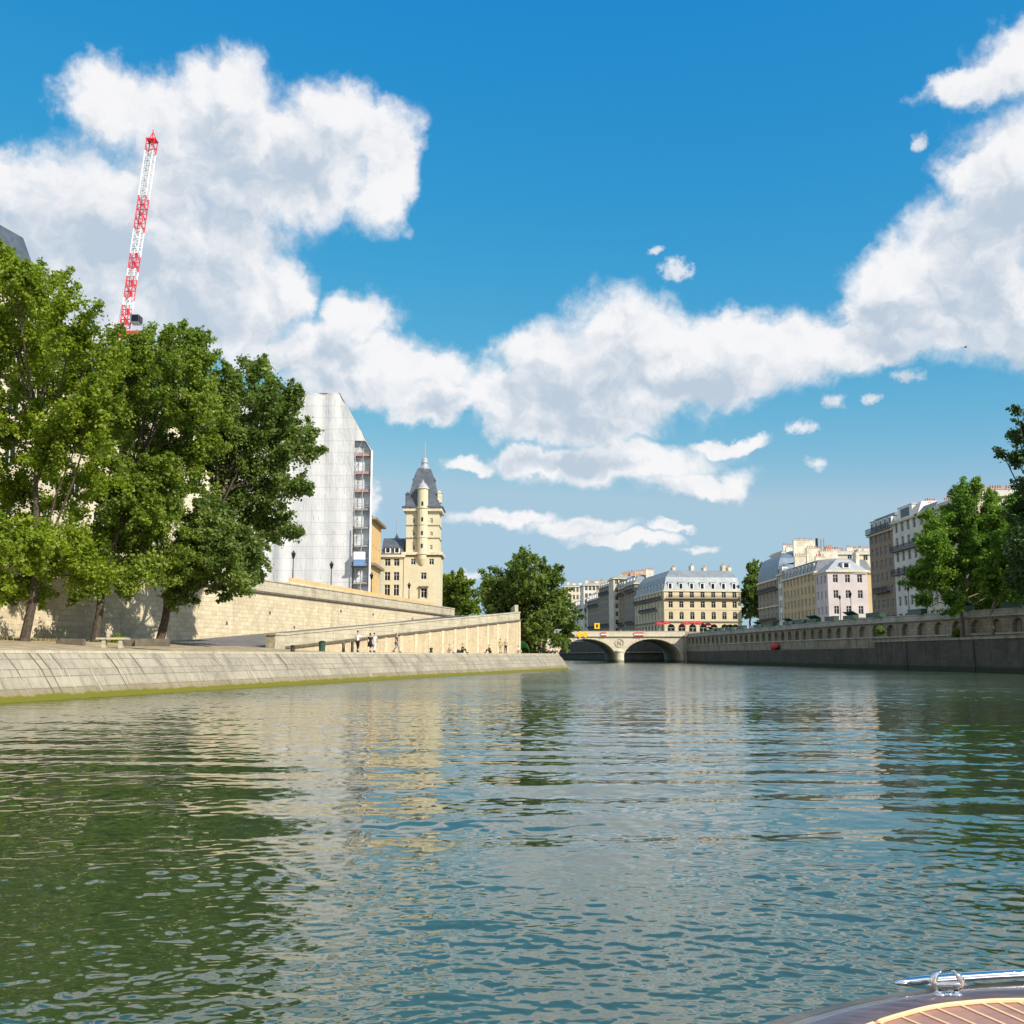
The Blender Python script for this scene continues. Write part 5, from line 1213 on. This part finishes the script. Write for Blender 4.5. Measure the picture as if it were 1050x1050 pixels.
# bookseller boxes on the right parapet
def book_box(Y, Lb, lab, opn, wallf=Uw, zt=7.85, colr='green_box'):
    x = wallf(Y); r_ = thing('bookseller_box', (x, Y, zt), lab, 'bookstall', 'green book boxes on the right parapet', rz=0)
    g = MB(); g.box((x + .35, Y, zt + .38), (.9, Lb, .62)); obj('case', g, colr, r_)
    g = MB()
    if opn: g.add([(x + .8, Y - Lb / 2, zt + .7), (x + .8, Y + Lb / 2, zt + .7), (x - .15, Y + Lb / 2, zt + 1.25), (x - .15, Y - Lb / 2, zt + 1.25), (x + .8, Y - Lb / 2, zt + .78), (x + .8, Y + Lb / 2, zt + .78), (x - .15, Y + Lb / 2, zt + 1.33), (x - .15, Y - Lb / 2, zt + 1.33)], ((0, 3, 2, 1), (4, 5, 6, 7), (0, 1, 5, 4), (1, 2, 6, 5), (2, 3, 7, 6), (3, 0, 4, 7)))
    else: g.box((x + .35, Y, zt + .75), (1.0, Lb + .06, .12))
    obj('lid', g, colr, r_)
    g = MB()
    for s_ in (-1, 1): g.box((x + .2, Y + s_ * Lb * .4, zt + .04), (.5, .1, .1))
    obj('brackets', g, 'iron', r_)
spots = [(162, 'nearest the step in the wall'), (170, 'before the brown apartment house'), (178, 'between the brown house and the lamp'), (187, 'below the pink house, right end'), (194, 'below the middle of the pink house'), (201, 'below the left corner of the pink house'), (212, 'below the ochre terrace, right end'), (221, 'below the ochre terrace, left end'), (233, 'below the white narrow house'), (243, 'below the blue mansard block'), (252, 'below the dark street tree'), (262, 'below the yellow corner building')]
for i, (Y, w_) in enumerate(spots):
    book_box(Y, 5.2 if i % 3 else 6.2, ('open' if i % 2 else 'closed') + ' green book box on the right parapet, ' + w_, bool(i % 2))
for i, (Y, w_) in enumerate(((128, 'behind the slim tree trunk'), (139, 'behind the leafy tree trunk'), (150, 'just left of the leafy tree trunk'))):
    book_box(Y, 5.0, 'dark green book box on the near right parapet, ' + w_, i == 1, Uw, 7.85)
# parasols
def parasol(x, Y, z0, r0, h, label, mt, group=None, tilt=0, n_=8):
    r_ = thing('parasol', (x, Y, z0), label, 'parasol', group)
    g = MB(); g.tube([(x, Y, z0), (x, Y, z0 + h)], .05, 6); obj('pole', g, 'white_paint', r_)
    g = MB(); g.lathe((x, Y, z0), [(r0, h - .85), (r0, h - .65), (r0 * .5, h - .25), (.05, h)], n_); obj('canopy', g, mt, r_)
    return r_
for i, (px_, py_, rr_) in enumerate(((676, 640, 1.5), (683, 639.5, 1.4), (703, 640, 1.6), (711, 639.5, 1.7), (717.5, 640, 1.5), (726, 641, 1.3))):
    Y = 312 + (i % 2) * 3
    parasol(XP(px_, Y, 10), Y, RST, rr_, ZP(py_ - 2.5, Y) - RST, ['leftmost red cafe parasol by the end of the bridge', 'second red cafe parasol from the left, by the bridge end', 'red parasol at the left of the group before the yellow building', 'largest red parasol before the yellow corner building', 'red parasol right of the largest one before the yellow building', 'rightmost red parasol before the arches of the yellow building'][i], 'red_canvas', 'red cafe parasols')
# stall with red awning on the ledge of the right wall
r_ = thing('red_lifebuoy_cabinet', (Wr(207) - .5, 207, 3.1), 'small red covered dinghy stowed on the ledge below the arched right wall', 'dinghy')
r_.name = 'dinghy'
ORG[r_.name] = Vector((Wr(207) - .5, 207, 3.1)); x = Wr(207) - .45
g = MB(); g.lathe((0, 0, 0), [(0, -2.6), (.35, -2.1), (.62, -1.0), (.68, 0), (.62, 1.0), (.35, 2.1), (0, 2.6)], 10); g.v = [(x + a, 207 + c, 3.75 + b_) for a, b_, c in g.v]; obj('hull', g, 'red_canvas', r_, True)
g = MB(); g.box((x, 206.2, 3.2), (.8, .2, .3)); g.box((x, 207.8, 3.2), (.8, .2, .3)); obj('cradle', g, 'iron', r_)
# green tent at the end of the left quay
gx = XP(540, 156); gt = thing('tent', (gx, 156, 2.27), 'bright green tilted beach tent beside the end of the ramp wall', 'tent')
g = MB(); gr = []
for j in range(9):
    a = math.pi * j / 8; gr.append([(gx - .9 + .15 * i - math.cos(a) * 1.35 * (1 - .12 * i), 155.4 + i * .5, 2.27 + math.sin(a) * 1.9 * (1 - .13 * i)) for i in range(5)])
g.sheet(gr); obj('canopy', g, 'green_canvas', gt, True)
g = MB(); g.tube([(gx - .9 - math.cos(math.pi * j / 8) * 1.36, 155.38, 2.27 + math.sin(math.pi * j / 8) * 1.91) for j in range(9)], .04, 5); obj('hoop', g, 'green_box', gt)

# ------------------------------------------------------------------ parked vehicles along the right bank
def car(x, Y, z0, rz, label, paint, van=False, group='vehicles parked along the right bank'):
    r_ = thing('parked_van' if van else 'parked_car', (x, Y, z0), label, 'van' if van else 'car', group)
    co, si = math.cos(rz), math.sin(rz)
    def tr(mb): mb.v = [(x + a * co - b_ * si, Y + a * si + b_ * co, z0 + c) for a, b_, c in mb.v]; return mb
    L, Wd, H = (5.0, 1.9, 2.1) if van else (4.3, 1.75, 1.45)
    side = [(-L / 2, .35), (L / 2, .35), (L / 2, .75), (L / 2 - .15, .95), (L * .27 if not van else L * .36, 1.0 if not van else 1.2), (L * .12 if not van else L * .25, H), (-L * .3 if not van else -L / 2 + .1, H), (-L * .45 if not van else -L / 2, 1.0), (-L / 2, .85)]
    n_ = len(side); g = MB(); vs = [(a, s_ * Wd / 2 * (.88 if c > 1.05 else 1), c) for s_ in (-1, 1) for a, c in side]
    g.add(vs, [tuple(range(n_)), tuple(reversed(range(n_, 2 * n_)))] + [(i, n_ + i, n_ + (i + 1) % n_, (i + 1) % n_) for i in range(n_)]); obj('body', tr(g), paint, r_)
    g = MB()
    for s_ in (-1, 1):
        y_ = s_ * (Wd / 2 * .93 + .01)
        g.quad((L * .2, y_, 1.05), (L * .1, y_ * .96, H - .12), (-L * .28, y_ * .96, H - .12), (-L * .38, y_, 1.05))
    obj('side_windows', tr(g), 'pane', r_)
    for wx in (-L * .31, L * .31):
        for s_ in (-1, 1):
            g = MB(); g.tube([(wx, s_ * (Wd / 2 - .2), .32), (wx, s_ * (Wd / 2 + .01), .32)], .32, 12); obj('wheel', tr(g), 'tyre', r_)
for i, (px_, Xc, pt, vn, lab) in enumerate(((905, 63, 'car_dark', False, 'dark car parked before the brown apartment house'), (880, 65, 'car_white', True, 'white van parked below the right half of the pink house'), (846, 63, 'car_white', False, 'white car parked below the left corner of the pink house'), (820, 62, 'car_dark', True, 'dark van parked below the ochre terrace'), (775, 58, 'car_white', True, 'white van parked below the dark street tree'), (752, 57, 'car_dark', False, 'dark car parked before the arches of the yellow building'), (943, 69, 'car_white', False, 'white car parked behind the near arched wall, left of the leafy tree'))):
    Yc = YAT(px_, Xc); car(Xc, Yc, RST, R(90), lab, pt, vn)

# ------------------------------------------------------------------ people
def skin_mesh(name, pts, edges, rad, mt, parent, sub=1):
    me = bpy.data.meshes.new(name); base = worg(parent)
    me.from_pydata([tuple(Vector(p) - base) for p in pts], edges, [])
    o = bpy.data.objects.new(name, me); COL.objects.link(o)
    sk = o.modifiers.new('Skin', 'SKIN'); ss = o.modifiers.new('Sub', 'SUBSURF'); ss.levels = ss.render_levels = sub
    for i, v_ in enumerate(me.skin_vertices[0].data): v_.radius = (rad[i], rad[i]); v_.use_root = (i == 0)
    bpy.context.view_layer.update()
    ev = o.evaluated_get(bpy.context.evaluated_depsgraph_get()); m2 = bpy.data.meshes.new_from_object(ev)
    bpy.data.objects.remove(o); m2.materials.clear(); m2.materials.append(MATS[mt]); m2.polygons.foreach_set('use_smooth', [True] * len(m2.polygons)); m2.name = name
    o = bpy.data.objects.new(name, m2); link(o, parent); ORG[o.name] = base
    return o
def person(x, Y, z0, face, pose, label, top, bottom, hair='hair_dark', h=1.72, dress=False, long_hair=False):
    r_ = thing('person', (x, Y, z0), label, 'person'); s_ = h / 1.72
    co, si = math.cos(face), math.sin(face)     # face: direction the person looks, angle in xy
    def T(f, l, z): return Vector((x + (f * co - l * si) * s_, Y + (f * si + l * co) * s_, z0 + z * s_))
    if pose == 'stand': hip, kn, an, toe = .92, [(.02, .1, .5), (.02, -.1, .5)], [(0, .11, .08), (-.02, -.11, .08)], .17
    elif pose == 'walk': hip, kn, an, toe = .90, [(.17, .09, .5), (.0, -.09, .48)], [(.24, .09, .08), (-.32, -.09, .14)], .16
    else: hip, kn, an, toe = .14, [(.36, .13, .48), (.38, -.12, .42)], [(.5, .13, .07), (.62, -.12, .07)], .14
    sh = hip + .52; hd = sh + .26
    lean_ = .12 if pose == 'sit' else 0
    pel = T(0, 0, hip); che = T(lean_ * .6, 0, hip + .34); shc = T(lean_, 0, sh); nk = T(lean_ + .01, 0, sh + .08); hc_ = T(lean_ + .03, 0, hd)
    pts = [pel, T(lean_ * .3, 0, hip + .17), che, shc, nk, hc_, T(lean_ + .03, 0, hd + .09)]; ed = [(0, 1), (1, 2), (2, 3), (3, 4), (4, 5), (5, 6)]; rd = [.125, .11, .13, .10, .05, .085, .07]
    legs = []
    for i, sd2 in enumerate((1, -1)):
        k0 = len(pts); pts += [T(0, sd2 * .09, hip - .04 if pose != 'sit' else hip), T(*kn[i]), T(*an[i]), T(an[i][0] + toe, an[i][1], an[i][2] - .03)]; ed += [(0, k0), (k0, k0 + 1), (k0 + 1, k0 + 2), (k0 + 2, k0 + 3)]; rd += [.085, .055, .038, .03]; legs.append(k0)
    arms = []
    el_ = [(-.06, .26, sh - .30), (.05, -.26, sh - .30)] if pose != 'sit' else [(.15, .26, sh - .26), (.12, -.26, sh - .26)]
    ha = [(.06, .27, sh - .55), (.18, -.24, sh - .52)] if pose != 'sit' else [(.38, .16, sh - .22), (.36, -.14, sh - .25)]
    if pose == 'phone': pass
    for i, sd2 in enumerate((1, -1)):
        k0 = len(pts); pts += [T(lean_, sd2 * .18, sh - .02), T(*el_[i]), T(*ha[i]), T(ha[i][0] + .03, ha[i][1], ha[i][2] - .09)]; ed += [(3, k0), (k0, k0 + 1), (k0 + 1, k0 + 2), (k0 + 2, k0 + 3)]; rd += [.055, .042, .032, .03]; arms.append(k0)
    skin_mesh('body', pts, ed, [q * s_ for q in rd], 'skin', r_)
    # shirt: torso plus upper arms
    sp2 = [pts[0], pts[1], pts[2], pts[3]]; se = [(0, 1), (1, 2), (2, 3)]; sr = [.145, .13, .155, .115]
    for k0 in arms:
        n0 = len(sp2); sp2 += [pts[k0], pts[k0].lerp(pts[k0 + 1], .7)]; se += [(3, n0), (n0, n0 + 1)]; sr += [.072, .062]
    skin_mesh('dress_top' if dress else 'shirt', sp2, se, [q * s_ for q in sr], top, r_)
    if dress and pose != 'sit':
        g = MB(); g.lathe(tuple(T(0, 0, 0)), [(.17 * s_, (hip + .12) * s_), (.21 * s_, hip * s_), (.27 * s_, .52 * s_), (.0, .54 * s_)], 12); obj('skirt', g, bottom, r_, True)
    else:
        sp3 = [T(0, 0, hip + .02)]; se = []; sr = [.15]
        for k0 in legs:
            n0 = len(sp3); sp3 += [pts[k0], pts[k0 + 1], pts[k0 + 1].lerp(pts[k0 + 2], .85)]; se += [(0, n0), (n0, n0 + 1), (n0 + 1, n0 + 2)]; sr += [.105, .075, .06]
        skin_mesh('trousers', sp3, se, [q * s_ for q in sr], bottom, r_)
    hp = [T(lean_ - .0, 0, hd + .1), T(lean_ - .04, 0, hd + .04), T(lean_ - .06, 0, hd - (.16 if long_hair else .04))]
    skin_mesh('hair', hp, [(0, 1), (1, 2)], [.08 * s_, .095 * s_, .07 * s_], hair, r_)
    # shoes
    for k0 in legs:
        d_ = (pts[k0 + 3] - pts[k0 + 2]); c = pts[k0 + 2] + d_ * .45; g = MB(); g.bar(pts[k0 + 2] - d_ * .35 - Vector((0, 0, .03)), pts[k0 + 3] + d_ * .25 - Vector((0, 0, .0)), .1 * s_, .09 * s_); obj('shoe', g, 'cloth_black', r_)
    return r_
def qpt(px_, inset_):
    Y = 90.0
    for _ in range(30): 
        f = lambda q: XP(px_, q) - (E(q) - 1.5 - inset_)
        Y -= f(Y) / ((f(Y + .1) - f(Y)) / .1)
    return XP(px_, Y), Y
up_ = math.pi / 2; F_ = {'away': 1.3, 'cam': -1.9, 'river': -.3, 'left': math.pi - .3}
ppl = [(366.5, 2.2, 'walk', 'away', 'man in a white shirt and black trousers walking at the left of the trio', 'cloth_white', 'cloth_black', 1.80, False),
       (379.5, 2.4, 'walk', 'away', 'woman in a black dress walking in the middle of the trio', 'cloth_black', 'cloth_black', 1.66, True),
       (383.5, 3.6, 'walk', 'away', 'person in pale clothes walking just behind the woman in black', 'cloth_white', 'cloth_white', 1.76, False),
       (406.5, 2.6, 'walk', 'river', 'person in a dark shirt and grey shorts standing alone before the ramp wall', 'cloth_navy', 'cloth_grey', 1.78, False),
       (460, 2.4, 'sit', 'river', 'person in tan clothes sitting low near the ochre wall, left of the one in black', 'cloth_tan', 'cloth_tan', 1.6, False),
       (473.5, .9, 'sit', 'river', 'person in black sitting with legs out on the quay edge before the ochre wall', 'cloth_black', 'cloth_black', 1.7, False),
       (502.5, 1.0, 'sit', 'left', 'person in black clothes sitting hunched left of the standing pair', 'cloth_black', 'cloth_black', 1.7, False),
       (513, 1.8, 'stand', 'away', 'person in a yellow top standing at the left of the pair', 'cloth_yellow', 'cloth_tan', 1.72, False),
       (518.5, 1.8, 'stand', 'cam', 'person in dark clothes and tan sleeves standing at the right of the pair', 'cloth_tan', 'cloth_black', 1.72, False),
       (531, .7, 'sit', 'river', 'person in white sitting at the foot of the ramp wall corner', 'cloth_white', 'cloth_tan', 1.65, False)]
for px_, ins_, pose, fc, lab, tpm, btm, hh, dr in ppl:
    x, Y = qpt(px_, ins_); person(x, Y, 2.27, F_[fc], pose, lab, tpm, btm, h=hh, dress=dr, long_hair=dr)
for i, (px_, Y, pose, lab, tpm) in enumerate(((555, 155, 'stand', 'person in black standing under the round tree', 'cloth_black'), (549.5, 156, 'sit', 'person in dark clothes sitting beside the green tent', 'cloth_navy'), (560, 153, 'sit', 'person in a red top sitting on the slope at the tip of the left quay', 'cloth_red'), (566.5, 153, 'sit', 'person in white sitting at the tip of the quay', 'cloth_white'), (571, 152.5, 'sit', 'person in tan sitting last at the very tip of the quay', 'cloth_tan'))):
    xx = min(XP(px_, Y), edge_pt(158, 1.9)[0] - .1 if i != 2 else 99)
    person(XP(px_, Y) if i < 3 else XP(px_, Y) - .3, Y, 2.27, F_['river'], pose, lab, tpm, 'cloth_black')
# bollards and small posts before the ramp wall
for px_, hh in ((352, .9), (361, 1.0)):
    x, Y = qpt(px_, 4.0); g = MB(); g.lathe((x, Y, 2.26), [(.14, 0), (.12, hh * .75), (.16, hh * .85), (.12, hh), (0, hh + .04)], 10)
    tag(obj('bollard', g, 'bark' if hh > .95 else 'cornice_dark'), ('taller' if hh > .95 else 'shorter') + ' dark bollard on the quay just left of the walking trio', 'bollard', 'bollards left of the trio')

x, Y = qpt(470, 1.6); g = MB(); g.frustum([(x - .2, Y - .14), (x + .2, Y - .14), (x + .2, Y + .14), (x - .2, Y + .14)], [(x - .14, Y - .09), (x + .14, Y - .09), (x + .14, Y + .09), (x - .14, Y + .09)], 2.27, 2.62); g.tube([(x - .1, Y, 2.6), (x, Y, 2.74), (x + .1, Y, 2.6)], .015, 5)
tag(obj('bag', g, 'cloth_navy'), 'dark bag standing behind the person in black with legs out', 'bag')
for px_, lab in ((300, 'iron mooring ring post at the quay edge before the ramp end pier'), (442, 'iron mooring post on the quay edge below the middle of the ramp wall')):
    x, Y = qpt(px_, .45); g = MB(); g.lathe((x, Y, 2.26), [(.2, 0), (.15, .08), (.12, .3), (.19, .38), (.17, .46), (0, .5)], 12); tag(obj('mooring_post', g, 'iron'), lab, 'mooring post')
x, Y = qpt(330, 5.5); bn_ = thing('litter_bin', (x, Y, 2.27), 'green litter bin against the lower end of the ramp wall', 'bin')
g = MB(); g.lathe((x, Y, 2.27), [(.26, 0), (.3, .85), (.27, .85)], 12); obj('body', g, 'green_box', bn_); g = MB(); g.lathe((x, Y, 2.27), [(.32, .85), (.32, .92), (.1, 1.0), (0, 1.0)], 12); obj('lid', g, 'iron', bn_)
# pedestrians on the bridge (heads above the parapet)
for i, (px_, c, lab) in enumerate(((627, 'cloth_black', 'person in black crossing the bridge above the pier medallion'), (637, 'cloth_white', 'person in white crossing the bridge right of the medallion'), (645, 'cloth_navy', 'person in navy on the bridge left of the striped board'), (661, 'cloth_red', 'person in red on the bridge near the right abutment'), (588, 'cloth_grey', 'person in grey on the bridge left of the yellow diamonds'))):
    person(XP(px_, BY + 1.5), BY + 1.5, 7.5, 0 if i % 2 else math.pi, 'walk', lab, c, 'cloth_black')
# bird
bp = P(990, 356, 120); bd = thing('bird', bp, 'small dark bird flying in the clear sky at the upper right', 'bird')
g = MB(); g.lathe((0, 0, 0), [(0, -.22), (.05, -.12), (.075, 0), (.05, .13), (.02, .2), (0, .24)], 8); g.v = [(bp.x + c, bp.y + a, bp.z + b_) for a, b_, c in g.v]; obj('body', g, 'bird_dark', bd, True)
for s_ in (-1, 1):
    g = MB(); g.add([bp + Vector((.06, 0, .02)), bp + Vector((-.08, 0, .02)), bp + Vector((-.10, s_ * .28, .12)), bp + Vector((-.14, s_ * .5, .03)), bp + Vector((.02, s_ * .26, .13))], [(0, 1, 2, 4), (4, 2, 3)]); obj('wing', g, 'bird_dark', bd)

# ------------------------------------------------------------------ our boat's bow
ZD = .85
def D(px_, py_, z=ZD):
    v = (525 - py_) / FPX; u = (px_ - 525) / FPX; ry = CT - v * ST; rz = ST + v * CT; k_ = (z - CAMZ) / rz; return Vector((u * k_, ry * k_, z))
bo = thing('motorboat', (1.6, 2.4, 0), 'varnished dark wooden boat deck with tan planks and chrome fittings at the lower right corner', 'boat')
outp = [D(*q) for q in ((640, 1130), (700, 1088), (740, 1065), (775, 1051), (830, 1035), (880, 1024), (930, 1015.5), (980, 1010), (1050, 1005), (1130, 1003), (1220, 1006), (1330, 1016))]
inp = [D(*q) for q in ((780, 1150), (830, 1090), (862, 1067), (895, 1052), (930, 1041), (960, 1034), (1000, 1029.5), (1030, 1028), (1070, 1028), (1140, 1031), (1220, 1040), (1300, 1056))]
def smooth(ps, n_=5):
    r = []
    for i in range(len(ps) - 1):
        p0, p1, p2, p3 = ps[max(i - 1, 0)], ps[i], ps[i + 1], ps[min(i + 2, len(ps) - 1)]
        for k_ in range(n_):
            t_ = k_ / n_; r.append(.5 * ((2 * p1) + (-p0 + p2) * t_ + (2 * p0 - 5 * p1 + 4 * p2 - p3) * t_ ** 2 + (-p0 + 3 * p1 - 3 * p2 + p3) * t_ ** 3))
    return r + [ps[-1]]
so, si_ = smooth(outp), smooth(inp)
g = MB(); gr = []
for a, b_ in zip(so, si_):
    n_ = (a - b_).normalized(); w_ = (a - b_).length
    gr.append([a + n_ * -.02 + Vector((0, 0, -ZD - .3)) - n_ * .25, a + n_ * 0 + Vector((0, 0, -.35)), a + n_ * .012 + Vector((0, 0, -.06)), a + Vector((0, 0, -.012)), a - n_ * .02 + Vector((0, 0, .004)), a.lerp(b_, .5) + Vector((0, 0, .014)), b_ + Vector((0, 0, .006)), b_ + Vector((0, 0, -.04))])
g.sheet(gr); obj('gunwale', g, 'varnish', bo, True)
# deck planks: radial joints follow the rim, concentric joint inside
g = MB(); cdk = Vector((2.3, 1.2, ZD)); levels = [0, .30, .62, 1.0]
gr = [[lerp(p_, Vector((cdk.x, cdk.y, ZD)), f_) + Vector((0, 0, .0)) for f_ in levels] for p_ in si_]
g.sheet(gr); dk = obj('deck', g, 'deck_wood', bo)
g = MB()
g.tube([p_ + Vector((0, 0, .006)) for p_ in si_], .008, 6)
g.tube([lerp(p_, cdk, .16) + Vector((0, 0, .0)) for p_ in si_], .006, 6)
for i in range(1, len(si_), 3):
    a = si_[i]; b_ = lerp(a, cdk, .95); g.bar(a + Vector((0, 0, .001)), b_ + Vector((0, 0, .001)), .011, .005)
obj('caulking', g, 'caulk', dk)
# chrome rub rail
rl = [a + Vector((0, 0, .03)) for a in smooth([D(*q) for q in ((917, 1016.5), (950, 1013), (990, 1010), (1050, 1006.5), (1130, 1005), (1220, 1008), (1330, 1018))])]
rl = [a + Vector((0, -.01, .0)) for a in rl]
g = MB(); g.tube(rl, [.005, .010, .013, .014] + [.015] * (len(rl) - 4), 10); obj('rail', g, 'chrome', bo, True)
# cleat: two curved horns on small round feet
cc = D(972, 1020, ZD + .01); cl = thing('mooring_cleat', cc, 'small chrome mooring cleat with curved horns on the dark boat rim', 'cleat')
g = MB()
for s_ in (-1, 1): g.lathe((cc.x + s_ * .028, cc.y, cc.z), [(.020, 0), (.021, .004), (.014, .008), (.008, .014)], 14)
g.box((cc.x, cc.y, cc.z + .003), (.07, .022, .006)); obj('base', g, 'chrome', cl, True)
for s_ in (-1, 1):
    g = MB(); bx2 = cc.x + s_ * .028
    g.tube([(bx2 + s_ * .002, cc.y, cc.z + .004), (bx2 + s_ * .018, cc.y, cc.z + .026), (bx2 + s_ * .020, cc.y, cc.z + .046), (bx2 + s_ * .010, cc.y, cc.z + .064), (bx2 - s_ * .004, cc.y, cc.z + .075), (bx2 - s_ * .012, cc.y, cc.z + .078)], [.006, .010, .0125, .010, .006, .002], 12); obj('horn', g, 'chrome', cl, True)
g = MB(); g.tube([(cc.x - .065, cc.y, cc.z + .030), (cc.x - .045, cc.y, cc.z + .034), (cc.x, cc.y, cc.z + .035), (cc.x + .045, cc.y, cc.z + .034), (cc.x + .07, cc.y, cc.z + .031)], [.004, .009, .009, .009, .004], 12); obj('crossbar', g, 'chrome', cl, True)
# rest of the hull, so it holds up from the side
g = MB(); far_side = [so[0], Vector((-.45, 1.0, ZD)), Vector((-.55, -1.5, ZD)), Vector((2.6, -1.5, ZD)), so[-1]]
gr = [[p_ + Vector((0, 0, -ZD - .3)), p_ + Vector((0, 0, 0))] for p_ in far_side]; g.sheet(gr)
obj('hull_side', g, 'varnish', bo)
